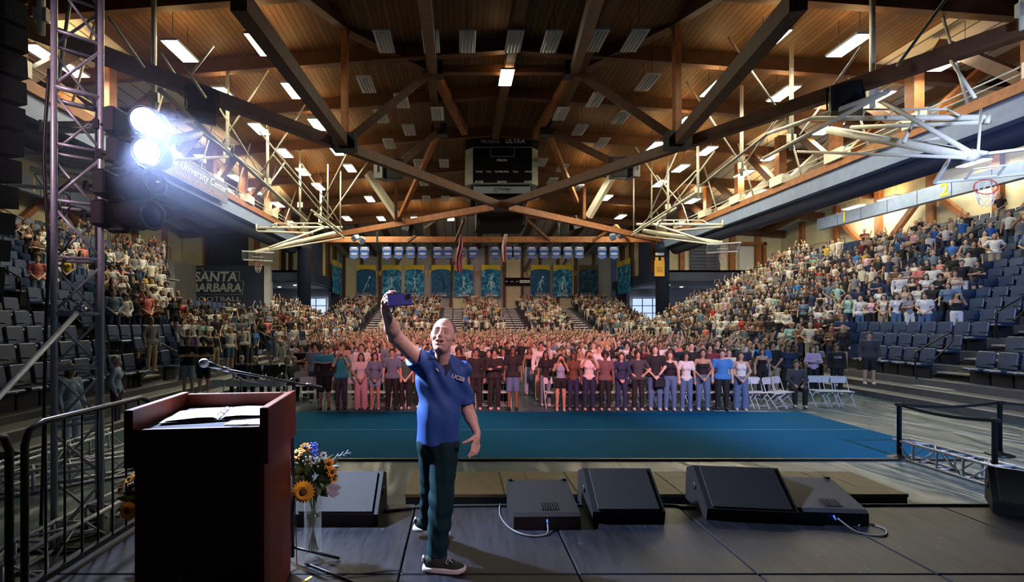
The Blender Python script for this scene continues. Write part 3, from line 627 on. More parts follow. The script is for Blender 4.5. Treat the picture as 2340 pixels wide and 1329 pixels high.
poses = [  # simple printed figures: limbs as strips (x,z in banner units)
 [((-.2, -.9), (.1, -.2), .16), ((.1, -.2), (.45, .55), .09), ((.35, -.35), (.25, -.9), .14), ((-.2, -.9), (-.5, -1.5), .14)],
 [((0, .3), (0, -.5), .28), ((-.1, -.5), (-.4, -1.3), .14), ((.1, -.5), (.5, -1.2), .14), ((0, .2), (-.6, .5), .09), ((0, .2), (.6, .4), .09)],
 [((0, .2), (.1, -.6), .25), ((0, .3), (-.3, .8), .09), ((.1, .2), (.5, -.2), .09), ((0, -.6), (-.3, -1.4), .15), ((.1, -.6), (.4, -1.4), .15)],
 [((.35, .2), (.45, -1.4), .34), ((.2, .2), (-.8, .55), .12), ((.5, .1), (.75, -1.0), .14)],
 [((0, .2), (0, -.6), .24), ((0, .3), (-.1, 1.1), .1), ((0, -.6), (-.4, -1.3), .15), ((0, -.6), (.5, -1.3), .15), ((0, .1), (.4, -.3), .09)],
 [((0, .2), (.05, -1.2), .42), ((-.3, .1), (-.6, -.8), .13), ((.35, .1), (.6, -.8), .13)],
 [((.25, .4), (-.15, -.5), .26), ((.3, .4), (.55, -.3), .1), ((-.1, -.5), (-.5, -1.4), .15), ((0, -.5), (.2, -1.4), .15), ((.1, .3), (-.4, -.3), .09)],
 [((0, .1), (-.1, -1.2), .45), ((-.4, -.1), (-.5, -1.3), .16), ((.3, -.1), (.5, -1.2), .16), ((.3, .9), (.1, .3), .14)],
 [((0, .1), (0, -1.2), .4)]]
heads = [(.5, .7), (0, .55), (0, .5), (.3, .6), (.1, .5), (0, .55), (.35, .75), (.1, .6), (0, .4)]
bpx = [(837, 44), (895, 44), (947, 44), (1008, 44), (1059, 44), (1122, 44), (1235, 44), (1286, 44), (1345, 44)]
for i, (px, wpx) in enumerate(bpx):
    Yb = YB-.42; s = Yb/F; pos = A(px, 642, Yb); dull = i == 8
    bn = empty('hall_banner', pos, label='tall blue player banner with gold top, %s on the back wall from the left' % ordw(i), cat='banner', group='tall blue banners on the back wall')
    MB().box((0, 0, 0), (wpx*s, .04, 72*s)).build('print', banner_mat(i, dull), bn)
    hwid = wpx*s/2; arc = [(-hwid, 37*s), (hwid, 37*s), (hwid, 22*s)]+[(hwid*math.cos(a), 22*s+5.5*s*math.sin(a)) for a in np.linspace(.3, PI-.3, 7)]+[(-hwid, 22*s)]
    m = MB(); n = len(arc); m._add([(x, -.035, z) for x, z in arc], [tuple(range(n))[::-1]]); m.build('gold_top', mat('gold_dull', (.12, .1, .03), .7) if dull else GOLD, bn)
    fg = MB(); q = 15*s
    for k, (a, b_, w_) in enumerate(poses[i]): fg.bar((a[0]*q, -.045-.012*k, a[1]*q-2*s), (b_[0]*q, -.045-.012*k, b_[1]*q-2*s), w_*q, .01, (0, 1, 0)) if False else fg.tube((a[0]*q, -.03, a[1]*q-2*s), (b_[0]*q, -.03, b_[1]*q-2*s), w_*q*.5, 8, w_*q*.38)
    fg.ell((heads[i][0]*q, -.03, heads[i][1]*q-2*s), (.17*q, .05, .21*q), 10, 6)
    f = fg.build('printed_figure', (FIGD if i == 3 else FIG) if not dull else FIGD, bn); f.scale = (1, .12, 1); f.location = (0, -.03, 0)
    text('A LEADER OF', 3.6*s, (0, -.05, -27.5*s), (PI/2, 0, 0), TEXTW if not dull else TEXTG, bn); text('THE DOME', 5.2*s, (0, -.05, -32.5*s), (PI/2, 0, 0), TEXTW if not dull else TEXTG, bn, bold=.01)
for s_, px, lb in ((-1, 795, 'left'), (1, 1392, 'right')):
    X = BL+.5 if s_ < 0 else BR-.5
    for k in range(2):
        y = 54.0+k*2.0*1.1-(1.2 if s_ > 0 else 0); bn = empty('side_banner', (X, y, 7.6), label='blue banner with gold top seen edge-on at the %s end, %s one' % (lb, ['near', 'far'][k]), cat='banner', group='side banners')
        MB().box((0, 0, 0), (.05, 1.9, 3.7)).build('print', banner_mat(10+k), bn); MB().box((-s_*.03, 0, 1.7), (.03, 1.9, .6)).build('gold_top', GOLD, bn)
small = empty('back_scoreboard', A(1182, 643, YB-.34), label='small dark scoreboard with white logo between two tall banners', cat='scoreboard')
MB().box((0, 0, 0), (3.3, .12, 1.0)).build('panel', BB, small)
bb = MB().box((.95, -.08, .1), (1.3, .02, .16)).box((.95, -.08, -.1), (1.3, .02, .16)).box((-.7, -.08, 0), (.35, .02, .08)).box((-1.4, -.08, 0), (.3, .02, .08)).box((-.0, -.08, 0), (.3, .02, .08)).build('white_print', TEXTW, small)
# flags
def flag(px, y0, y1, Y, cols, label, w0):
    f = empty('flag', A(px, y0, Y), label=label, cat='flag'); s = Y/F; L_ = (y1-y0)*s; n = len(cols)
    MB().tube((0, 0, 0), (0, 0, L_*.35), .02, 5).build('rope', STEEL_B, f)
    for k, c in enumerate(cols):
        m = MB(); a = -w0/2+w0*k/n; b_ = -w0/2+w0*(k+1)/n; R_ = 9
        P = []
        for i in range(R_):
            t = i/(R_-1); kx = (.35+.65*min(1, t*2.2)); sh = -.25*t*w0+.08*math.sin(t*7)
            P += [(a*kx+sh, .25*math.sin(k*1.7+t*4), -L_*t*(1-.06*abs(k-n/2)/n)), (b_*kx+sh, .25*math.sin((k+1)*1.7+t*4), -L_*t*(1-.06*abs(k+1-n/2)/n))]
        m._add(P, [(2*i, 2*i+1, 2*i+3, 2*i+2) for i in range(R_-1)], True); m.build('stripe' if n > 3 else 'cloth', c, f)
FR = mat('flag_red', (.50, .05, .05), .7); FW = mat('flag_white', (.72, .66, .62), .7); FB = mat('flag_blue', (.03, .05, .2), .7)
flag(1052, 535, 622, 40, [FR, FW, FR, FB, FW, FR, FW, FR], 'hanging stars and stripes flag with red and white folds above the far stand', .55)
flag(1155, 508, 600, 40, [FW, FW, FR, FW], 'hanging pale state flag with a red strip above the far stand', .36)
# number 22 jersey on the right column
js = empty('jersey_sign', A(1507, 612, YT-.95), label='gold jersey with number 22 hanging on the blue column', cat='jersey')
MB().box((0, 0, -.05), (.95, .05, 1.5), bev=.02).box((-.25, 0, .85), (.3, .05, .35)).box((.3, 0, .85), (.3, .05, .35)).build('cloth', mat('jersey_gold', (.75, .42, .06), .7), js)
text('22', .55, (0, -.05, -.15), (PI/2, 0, 0), mat('jersey_brown', (.35, .15, .03)), js); text('GOLD', .3, (0, -.05, 1.3), (PI/2, 0, 0), TEXTW, js, bold=.02)
# wall sign on the navy wall
sg = empty('wall_sign', A(492, 643, YT-.36), label='large outlined lettering reading SANTA BARBARA on the navy wall', cat='sign')
SP = mat('sign_pale', (.42, .47, .48), .6)
text('SANTA', 1.28, (0, -.02, .42), (PI/2, 0, 0), SP, sg, bold=.035, shear=.12, sx=1.02); text('BARBARA', 1.12, (.1, -.02, -.62), (PI/2, 0, 0), SP, sg, bold=.035, shear=.12, sx=.98)
text('FOOTBALL', .62, (.2, -.02, -1.7), (PI/2, 0, 0), TEXTG, sg, sx=1.5)
o_ = [(-2.2, 1.2), (-1.2, 1.3), (-1.15, 1.0), (2.35, .95), (2.3, .05), (2.75, .02), (2.6, -1.25), (-2.7, -1.25), (-2.75, -.15), (-2.4, 0), (-2.2, 1.2)]
ol = MB()
for a, b_ in zip(o_, o_[1:]): ol.bar((a[0], -.02, a[1]), (b_[0], -.02, b_[1]), .03, .07, (0, 1, 0))
ol.build('outline', SP, sg)
# angled centre sign on the left beam
us = empty('beam_sign', (BL+.38, 25.9, CZ+.05), label='long grey sign with script University Center and web address on the left side beam', cat='sign')
MB().box((0, 0, 0), (.08, 6.6, 1.2)).build('panel', mat('sign_grey', (.12, .13, .17), .6), us)
text('the University Center', .66, (.06, .1, .22), (PI/2, 0, PI/2), TEXTW, us, shear=.35); text('WWW.UCEN.UCSB.EDU', .38, (.06, .4, -.34), (PI/2, 0, PI/2), mat('sign_rose', (.5, .3, .28)), us, sx=1.25)
# ================================================================ STAGE THINGS
WD = mat('cherry_wood', (.125, .018, .006), .55, spec=.25, var=.3, scale=5, stretch=(1, 1, .15))
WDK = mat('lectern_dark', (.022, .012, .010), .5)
# lectern
LX0, LX1, LY0, LY1 = -1.82, -1.09, 2.50, 3.16
lc = empty('lectern', ((LX0+LX1)/2, (LY0+LY1)/2, SZ), rz=.12, label='large cherry wood lectern with dark open back at the stage edge', cat='lectern')
def lp(n_, mb, m, **k): o = mb.build(n_, m, lc); o.location = -Vector(lc.location); return o
lp('side_panel', MB().box((LX0+.02, (LY0+LY1)/2, 1.815), (.045, LY1-LY0, .31), bev=.004), WD)
lp('side_panel', MB().box((LX1-.02, (LY0+LY1)/2, 1.815), (.045, LY1-LY0, .31), bev=.004), WD)
lp('front_panel', MB().box(((LX0+LX1)/2, LY1-.02, 1.81), (LX1-LX0-.09, .04, .30), bev=.004), WD)
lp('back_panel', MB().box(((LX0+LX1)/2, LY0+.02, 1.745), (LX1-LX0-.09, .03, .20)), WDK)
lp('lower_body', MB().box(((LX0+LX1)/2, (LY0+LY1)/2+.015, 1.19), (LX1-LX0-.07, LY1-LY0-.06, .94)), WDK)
lp('lower_side', MB().box((LX1-.045, (LY0+LY1)/2+.015, 1.19), (.03, LY1-LY0-.05, .94), bev=.004), WD)
lp('lower_side', MB().box((LX0+.045, (LY0+LY1)/2+.015, 1.19), (.03, LY1-LY0-.05, .94), bev=.004), WD)
desk_z = lambda y: 1.858+(y-LY0)*.03
dk = lp('desk_top', MB().prism([(LY0+.01, desk_z(LY0)-.02), (LY0+.01, desk_z(LY0)), (LY1-.05, desk_z(LY1)), (LY1-.05, desk_z(LY1)-.02)], LX0+.045, LX1-.045), mat('desk_blue_black', (.03, .036, .07), .8, spec=.2))
lp('lip', MB().box(((LX0+LX1)/2, LY0+.002, desk_z(LY0)+.004), (LX1-LX0-.09, .02, .012)), WD)
lp('outlet_plate', MB().box((-1.55, LY0+.012, 1.05), (.03, .01, .05)), mat('plate_dark', (.06, .06, .06), .5))
# open ring binder on the desk
PAPER = mat('paper', (.80, .80, .84), .8)
bi = empty('ring_binder', (-1.44, 2.84, desk_z(2.84)), rz=.30, label='open black ring binder with bright white pages on the lectern', cat='binder')
bi.scale = (1.12, 1.12, 1.12); MB().box((-.01, 0, .004), (.52, .30, .004)).build('cover', BLACK, bi)
m = MB()
for s_ in (-1, 1):
    pts = [(0, .006), (s_*.03, .02), (s_*.10, .022), (s_*.25, .012)]
    vs = [(x, y, z) for y in (-.14, .14) for x, z in pts]; m._add(vs, [(0, 1, 5, 4), (1, 2, 6, 5), (2, 3, 7, 6)], True)
m.build('pages', PAPER, bi)
for y in (-.09, 0, .09): MB().path([(.018*math.cos(a), y, .012+.022*math.sin(a)) for a in np.linspace(-.2, PI+.2, 9)], .0022, 5).build('ring', mat('chrome', (.6, .6, .62), .15, 1), bi)
MB().tube((0, -.14, .008), (0, .14, .008), .004, 5).build('spine_bar', STEEL_B, bi)
for (x, y, r, lb) in ((-1.22, 2.74, .05, 'loose white sheet lying at the right of the lectern desk'), (-1.56, 2.90, .3, 'loose grey-white sheet under the binder on the lectern')):
    o = MB().box((0, 0, 0), (.216, .28, .0016)).build('paper_sheet', PAPER, None, (x, y, desk_z(y)+.004)); o.rotation_euler = (.03, 0, r); tag(o, lb, 'paper')
# microphone stand
ms = empty('microphone_stand', (-1.165, 3.32, SZ), label='black boom microphone stand with a silver mesh microphone over the lectern', cat='microphone stand')
def mp_(n_, mb, m, par=None): o = mb.build(n_, m, par or ms); o.location = -Vector(ms.location) if par is None else (0, 0, 0); return o
TP = A(668, 872, 3.3); MIC = A(466, 829, 2.72); EL = A(520, 845, 2.84)
mp_('pole', MB().tube((TP.x, TP.y, SZ+.05), TP, .011, 8).tube((TP.x, TP.y, SZ+.05), (TP.x, TP.y, 1.35), .015, 8), STEEL_B)
for a in (.2, 2.3, 4.4): mp_('leg', MB().tube((TP.x, TP.y, SZ+.12), (TP.x+.33*math.cos(a), TP.y+.33*math.sin(a)*.8, SZ+.012), .010, 6), STEEL_B)
mp_('clutch', MB().ell(TP, (.022, .022, .03), 10, 6), STEEL_B)
mp_('boom', MB().tube(A(735, 886, 3.5), EL, .0075, 8), STEEL_B)
mp_('counterweight', MB().tube(A(735, 886, 3.5), A(700, 879, 3.4), .016, 8), BLACK)
mp_('clip', MB().tube(EL+(EL-MIC).normalized()*.01, EL+(MIC-EL).normalized()*.03, .014, 8), mat('clip_grey', (.3, .3, .34), .3, .5))
mp_('microphone_body', MB().tube(EL+(MIC-EL).normalized()*.02, MIC+(EL-MIC).normalized()*.02, .011, 10, .019), mat('mic_body', (.10, .10, .12), .3, .6))
mp_('microphone_head', MB().ell(MIC, (.028, .028, .028), 14, 9), mat('mic_mesh', (.45, .45, .52), .35, .8, bump=.6, scale=250))
mp_('cable', MB().path([EL, A(560, 868, 2.9), A(620, 878, 3.1), A(664, 900, 3.28), (TP.x+.012, TP.y-.01, 1.6), (TP.x+.02, TP.y, 1.1), (TP.x+.05, TP.y-.05, SZ+.02), (TP.x+.3, TP.y-.18, SZ+.01), (TP.x+.8, TP.y-.1, SZ+.01)], .004, 5), BLACK)
# bouquets
GL = clear_mat('vase_glass', (.35, .40, .38), .88); GR = mat('leaf_green', (.045, .085, .03), .6, var=.3, scale=30); GRD = mat('leaf_dark', (.018, .04, .018), .6)
PET = mat('petal_orange', (.85, .33, .02), .6); PETY = mat('petal_gold', (.75, .42, .04), .6); BLU = mat('petal_blue', (.10, .16, .72), .6); SIL = mat('leaf_silver', (.45, .50, .62), .5); WHP = mat('petal_white', (.75, .72, .68), .6)
def leafmesh(mb, base, tip, wd, nrm=(0, -1, .3)):
    b = Vector(base); t = Vector(tip); d = (t-b); s = d.cross(Vector(nrm)).normalized()*wd; n_ = s.cross(d).normalized()*wd*.35
    m1 = b+d*.35; m2 = b+d*.7
    mb._add([b, m1+s, m2+s*.75, t, m2-s*.75, m1-s, m1+n_, m2+n_], [(0, 6, 1), (1, 6, 7, 2), (2, 7, 3), (3, 7, 4), (4, 7, 6, 5), (5, 6, 0)], True)
def bouquet(loc, sc_, label, seed, vl):
    rg = random.Random(seed)
    vs = empty('vase', loc, label=vl, cat='vase')
    MB().lathe([(.0, .004), (.058, .004), (.062, .02), (.062, .43), (.058, .43), (.056, .03), (.0, .022)], (0, 0, 0), 24).build('glass', GL, vs)
    bq = empty('bouquet', (loc[0], loc[1], loc[2]), label=label, cat='flowers'); bq.scale = (sc_, sc_, sc_)
    for k in range(11):
        a = rg.uniform(0, 6.28); r = rg.uniform(.01, .04); MB().path([(r*math.cos(a), r*math.sin(a), .05), (-.6*r*math.cos(a), -.6*r*math.sin(a), .3), (r*2*math.cos(a+1), r*2*math.sin(a+1), .52)], .004, 5).build('stem', GR, bq)
    for k in range(120):
        a = rg.uniform(0, 6.28); el = rg.uniform(-.9, 1.3); r0 = .05; r1 = rg.uniform(.12, .235)
        d = Vector((math.cos(a)*math.cos(el), math.sin(a)*math.cos(el)*.8, math.sin(el))); m = MB(); leafmesh(m, Vector((0, 0, .58))+d*r0, Vector((0, 0, .58))+d*r1, rg.uniform(.022, .045), (rg.uniform(-1, 1), -1, rg.uniform(-1, 1)))
        m.build('leaf', GR if rg.random() < .5 else GRD, bq)
    def flower(c, r, m, n=14, face=(0, -1, .2), core=GRD, rows=2):
        c = Vector(c); fo = empty('flower', c, parent=bq); d, s, u = frame(face)
        for q in range(rows):
            pm = MB()
            for k in range(n):
                a = 2*PI*(k+q*.5)/n; v = s*math.cos(a)+u*math.sin(a); leafmesh(pm, v*(r*.25)+d*.01*q, v*(r*(1-.2*q))+d*(.012*q+.005), r*.16, d)
            pm.build('petals', m, fo)
        MB().ell(d*.01, (r*.33, r*.33, r*.33), 10, 6).build('flower_centre', core, fo)
    flower((-.005, -.19, .55), .085, PETY, 20, (0, -1, .0), mat('sunflower_core', (.10, .045, .01), .8), 3)
    flower((-.10, -.04, .76), .055, PET, 10, (-.3, -.6, .7)); flower((-.05, -.02, .80), .05, PET, 10, (.1, -.6, .7))
    flower((.13, -.06, .70), .045, PET, 9, (.5, -.8, .3)); flower((.15, -.05, .64), .045, PET, 9, (.6, -.8, .1)); flower((.16, -.04, .585), .035, PETY, 9, (.6, -.7, .1))
    flower((-.19, -.02, .67), .055, PET, 10, (-.5, -.8, .3)); flower((.09, -.05, .76), .03, WHP, 8, (.2, -.8, .5))
    for (x, z, h) in ((.0, .72, .13), (.028, .73, .12), (-.03, .72, .10)):
        dl = MB()
        for k in range(16): a = k*2.4; t = k/16; dl.ell((x+.016*math.cos(a)*(1-.4*t), -.02+.016*math.sin(a), z+h*t), (.009, .009, .008), 6, 4)
        dl.build('delphinium', BLU, bq)
    for k in range(5):
        m = MB(); a = rg.uniform(-.9, .6); b0 = Vector((.12, -.09, .55)); t = b0+Vector((math.cos(a)*.12, -.03, math.sin(a)*.10)); leafmesh(m, b0, t, .024, (0, -1, .2)); m.build('silver_leaf', SIL, bq)
    for k in range(22):
        c = Vector((rg.uniform(-.05, .07), -.08, rg.uniform(.68, .76))); MB().ell(c, .008, 5, 4).build('bud', WHP, bq)
    m = MB(); m.path([(.1, 0, .68), (.18, 0, .74), (.28, -.01, .77)], .002, 4)
    for k in range(6): t = k/6; b0 = Vector((.16+.11*t, 0, .73+.04*t)); m.path([b0, b0+Vector((.025, 0, .02*(-1)**k+.008))], .002, 4)
    m.build('sprig', SIL, bq)
bouquet((-1.07, 3.39, SZ+.001), 1.0, 'bouquet of sunflower, orange blooms and blue delphinium right of the lectern', 3, 'tall clear glass vase with flower stems right of the lectern')
bouquet((-2.24, 3.30, SZ+.001), .80, 'second bouquet of mixed flowers mostly hidden left of the lectern', 5, 'second clear glass vase hidden behind the left of the lectern')
# floor monitors
MBK = mat('monitor_black', (.009, .009, .011), .6, bump=.08, scale=260, spec=.35); MGR = mat('monitor_grille', (.006, .006, .008), .65, bump=.35, scale=320)
def wedge(x, y, wd, label, rz=0, s=1.0):
    r = empty('stage_monitor', (x, y, SZ), rz, label, 'stage monitor', 'wedge floor monitors'); h = wd/2
    P = [(0, 0), (-.02*s, .10*s), (.30*s, .37*s), (.47*s, .30*s), (.50*s, 0)]
    MB().prism(P, -h+.03, h-.03).build('cabinet', MBK, r)
    a = Vector((0, P[1][0], P[1][1])); b_ = Vector((0, P[2][0], P[2][1])); d = (b_-a)
    n_ = Vector((0, -d.z, d.y)).normalized(); R = Matrix((Vector((1, 0, 0)), d.normalized(), n_)).transposed()
    MB().box((a+b_)/2+n_*.008, (wd-.09, d.length-.03, .012), R, bev=.004).build('grille', MGR, r)
    for s_ in (-1, 1):
        MB().prism([(y_*1.0, z_) for y_, z_ in P], s_*h-s_*.03, s_*h).build('end_cheek', MBK, r)
        MB().lathe([(.0, 0), (.035, 0), (.035, .01), (.02, .012)], (0, 0, 0), 12).build('handle', BLACK, r).location = (s_*(h-.001), .26*s, .2*s)
    for c in list(r.children):
        if c.name.startswith('handle'): c.rotation_euler = (0, PI/2 if c.location.x > 0 else -PI/2, 0)
    return r
def flatbox(x, y, wd, dp, label, rz=0):
    r = empty('flat_monitor', (x, y, SZ), rz, label, 'stage monitor', 'low floor monitors'); h = wd/2
    MB().prism([(0, 0), (0, .10), (.03, .125), (dp, .25), (dp+.03, .2), (dp, 0)], -h, h).build('cabinet', MBK if x < 2 else mat('monitor_grey', (.04, .04, .052), .55, bump=.08, scale=260), r)
    for k in range(7): MB().box((-.03+.022*k, .10, .152), (.010, .10, .006), Matrix.Rotation(.29, 3, 'X')).build('vent_slot', BLACK, r)
    for s_ in (-1, 1): MB().box((s_*(h-.03), dp, .255), (.03, .04, .02)).build('clip', STEEL_B, r)
    MB().tube((0, -.03, .05), (0, .02, .09), .009, 6).build('plug', mat('plug_blue', (.05, .2, .7), .4), r)
    return r
wedge(-1.05, 3.93, .72, 'black wedge monitor behind the flower vase', .0, .98)
wedge(1.45, 3.98, .62, 'black wedge monitor with smooth grille, beside the low box monitor', .0)
wedge(2.52, 4.0, .74, 'large black wedge monitor with perforated grille in the middle right of the stage', -.12, 1.02)
wedge(5.12, 3.93, .80, 'black wedge monitor at the right edge of the frame', -.75, .95)
flatbox(.73, 3.86, .56, .46, 'low black box monitor with vent slots near the man', .02)
flatbox(3.18, 3.94, .56, .46, 'low grey box monitor with vent slots beside the perforated wedge', -.08)
CAB = mat('cable_grey', (.12, .12, .13), .4)
def cable(pts, label, r=.007, m=CAB):
    o = MB().path([tuple(p) for p in pts], r, 6).build('cable', m); tag(o, label, 'cable'); return o
def sm(pts, n=6):
    P = [Vector(p) for p in pts]; out = []
    for i in range(len(P)-1):
        a, b_, c, d = P[max(i-1, 0)], P[i], P[i+1], P[min(i+2, len(P)-1)]
        for k in range(n): t = k/n; out.append(.5*((2*b_)+(c-a)*t+(2*a-5*b_+4*c-d)*t*t+(3*b_-a-3*c+d)*t**3))
    return out+[P[-1]]
fz = SZ+.008
cable(sm([(.73, 3.84, SZ+.05), (.70, 3.74, fz), (.55, 3.72, fz), (.42, 3.85, fz), (.36, 4.1, fz), (.38, 4.36, fz)]), 'grey cable looping from the low black box monitor')
cable(sm([(3.18, 3.9, SZ+.07), (3.25, 3.78, fz), (3.4, 3.72, fz), (3.52, 3.84, fz), (3.46, 3.95, fz), (3.36, 3.9, fz)]), 'grey cable looping from the low grey box monitor')
cable(sm([(-.7, 4.2, fz), (-.3, 4.3, fz), (.4, 4.33, fz), (1.9, 4.34, fz), (2.2, 4.28, fz), (3.9, 4.34, fz), (6.5, 4.33, fz)], 5), 'black cable run along the far edge of the stage', .012, BLACK)
cable(sm([(-1.1, 3.3, fz), (-.85, 3.15, fz), (-.5, 2.95, fz), (-.1, 2.85, fz)], 5), 'black cable trailing over the deck from the microphone stand', .007, BLACK)
tp = MB().box((-1.02, 3.09, SZ+.003), (.02, .09, .003), Matrix.Rotation(-.5, 3, 'Z')).build('tape_mark', mat('tape_yellow', (.6, .6, .05), .6)); tag(tp, 'small yellow tape mark on the deck by the microphone stand', 'tape')
# guard rail along the left of the stage
def guard(x, y0, y1, label, far=True):
    g = empty('guard_rail', (x, (y0+y1)/2, SZ), label=label, cat='railing', group='black guard rails'); o = -Vector(g.location)
    zt = 1.80; zb = SZ+.07
    b = MB().path([(x, y0, SZ)]+[(x, y0, zt-.12), (x, y0+.03, zt-.035), (x, y0+.12, zt)]+[(x, y1-.12, zt), (x, y1-.03, zt-.035), (x, y1, zt-.12), (x, y1, SZ)], .021, 8).build('rail_frame', STEEL_B, g); b.location = o
    b = MB().bar((x, y0, zb), (x, y1, zb), .04, .04).build('bottom_rail', STEEL_B, g); b.location = o
    n_ = int((y1-y0)/.13)
    for k in range(1, n_): y = y0+(y1-y0)*k/n_; b = MB().tube((x, y, zb), (x, y, zt), .008, 6).build('baluster', STEEL_B, g); b.location = o
guard(-2.68, 2.86, 4.02, 'black guard rail with thin balusters behind the lectern')
guard(-2.66, 1.5, 2.74, 'black guard rail end post nearest the camera at the left')
# box trusses
def truss(name, p, q, sz, label, cat, group, m=ALU, r=.031, seg=.52, roll=0, parent=None):
    p = Vector(p); q = Vector(q); d = (q-p); L_ = d.length; dn, s, u = frame(d)
    if roll: R = Matrix.Rotation(roll, 3, dn); s = R@s; u = R@u
    t = empty(name, p, label=label, cat=cat, group=group)
    def pt(i, k): return dn*k+s*(sz/2*(1 if i in (0, 3) else -1))+u*(sz/2*(1 if i < 2 else -1))
    for i in range(4): MB().tube(pt(i, 0), pt(i, L_), r, 10).build('chord', m, t)
    n_ = max(1, int(round(L_/seg)))
    for f in range(4):
        a, b_ = f, (f+1) % 4
        for k in range(n_):
            k0 = L_*k/n_; k1 = L_*(k+1)/n_
            e0, e1 = (a, b_) if (k+f) % 2 else (b_, a)
            MB().tube(pt(e0, k0+.05), pt(e1, k1-.05), r*.52, 6).build('lacing', m, t)
            if k % 1 == 0: MB().tube(pt(a, k0+.03), pt(b_, k0+.03), r*.62 if k % 4 else r*.95, 6).build('cross_bar', m, t)
    return t
TX, TY = -4.35, 5.28
tw = truss('lighting_tower', (TX, TY, .06), (TX, TY, 8.0), .40, 'tall aluminium box truss tower left of the stage', 'truss tower', None, roll=.72, seg=.62)
MB().box((0, 0, -.03), (.75, .75, .04)).build('base_plate', STEEL_B, tw)
MB().path(sm([(-.23, -.1, 5.2), (-.27, -.12, 4.2), (-.22, -.12, 3.2), (-.27, -.1, 2.2), (-.25, -.15, 1.0), (-.1, -.35, .1)], 5), .018, 6).build('cable_bundle', BLACK, tw)
for i, (a, b_, c) in enumerate(((.0, 3.75, .16), (.05, 4.05, .12), (-.05, 3.4, .2))): MB().path(sm([(-.2, -.15, b_+.3), (-.05+a, -.25, b_), (c-.2, -.22, b_-.25), (.1, -.2, b_-.1)], 5), .010, 5).build('loose_cable', BLACK, tw)
b0_ = A(184, 706, 5.05); b1_ = A(-60, 968, 3.9); br = MB().tube(b0_, b0_+(b1_-b0_)*(b0_.z/(b0_.z-b1_.z)), .026, 10).build('brace_pipe', ALU); tag(br, 'steel brace pipe clamped to the lighting tower and slanting down left', 'pipe')
MB().tube(A(178, 700, 5.05), A(192, 712, 5.05), .05, 8).build('clamp', mat('chrome', (.6, .6, .62), .15, 1), br)
for lb, p, q in (('left lying truss beside the tower, inner one', (-4.15, 3.6, .17), (-4.15, 6.6, .17)), ('long lying truss along the seating edge at left', (-6.8, 4.8, .17), (-6.8, 9.2, .17)), ('lying truss behind the stanchions at right', (8.0, 5.2, .17), (8.0, 8.4, .17)), ('lying truss crossing behind the tower at left', (-7.4, 5.6, .17), (-5.0, 7.8, .17))):
    truss('floor_truss', p, q, .30, 'aluminium '+lb, 'truss', 'trusses lying on the floor', r=.024, seg=.42)
# moving heads on the tower
BEAM = mat('beam_lens', (.86, .90, 1.0), .3, emit=60.)
def mover(px, py, Y, lit, label, aim):
    r = empty('moving_head_light', A(px, py, Y), label=label, cat='stage light', group='moving heads on the tower')
    MB().box((-.36, 0, 0), (.14, .34, .30), bev=.03).build('base', MBK, r)
    for q in (.17, -.17): MB().box((-.22, -.02, q), (.20, .12, .06), bev=.02).build('yoke_arm', MBK, r)
    MB().tube((-.62, 0, .0), (-.42, 0, 0), .02, 6).box((-.60, 0, 0), (.06, .08, .10)).build('clamp', STEEL_B, r)
    MB().box((-.435, -.1, .02), (.006, .06, .04)).build('display', mat('display_white', (.6, .65, .7), .4), r)
    d, s, u = frame(aim); R = Matrix((s, u, d)).transposed(); 
    hd = MB(); hd.lathe([(.0, -.24), (.10, -.235), (.155, -.19), (.17, -.08), (.17, .02), (.15, .10), (.150, .19), (.158, .20), (.158, .215), (.13, .215), (.13, .19)], (0, 0, 0), 24)
    h = hd.build('head', mat('head_black', (.02, .022, .03), .3), r); h.matrix_local = R.to_4x4()@Matrix.Identity(4); 
    l = MB().lathe([(.13, .197), (.09, .205), (.0, .212)], (0, 0, 0), 24).build('lens', BEAM if lit else mat('lens_dark', (.01, .015, .03), .08), h)
mover(345, 285, 5.25, 1, 'top moving head burning bright white on the lighting tower', (.25, -.95, -.15))
mover(352, 352, 5.25, 1, 'second moving head burning white on the lighting tower', (.25, -.95, -.2))
mover(322, 424, 5.25, 0, 'third moving head, switched off, on the lighting tower', (.85, -.25, .1))
mover(318, 492, 5.25, 0, 'lowest moving head, switched off, on the lighting tower', (.85, -.25, -.1))
# line array at the far left
LAM = mat('array_black', (.012, .014, .016), .6, bump=.3, scale=60)
p = A(-50, -30, 5.2); ang = .0; pos = Vector(p)
for i in range(17):
    r = empty('line_array_speaker', pos, label='black line array speaker box in the hanging stack at left, %s from the top' % ordw(i), cat='loudspeaker', group='hanging line array at left'); r.rotation_euler = (.05, ang, -.35)
    MB().prism([(-.25, -.13), (-.27, .13), (.25, .12), (.25, -.12)], -.42, .42).build('cabinet', LAM, r)
    for k in range(3): MB().box((0, -.265, -.08+.08*k), (.80, .02, .05), bev=.008).build('grille_louvre', LAM, r)
    MB().box((.425, -.05, 0), (.02, .16, .2)).build('rigging_bracket', STEEL_B, r)
    ang += .002+.0035*i; pos = pos+Vector((-math.sin(ang)*.29, 0, -math.cos(ang)*.29))
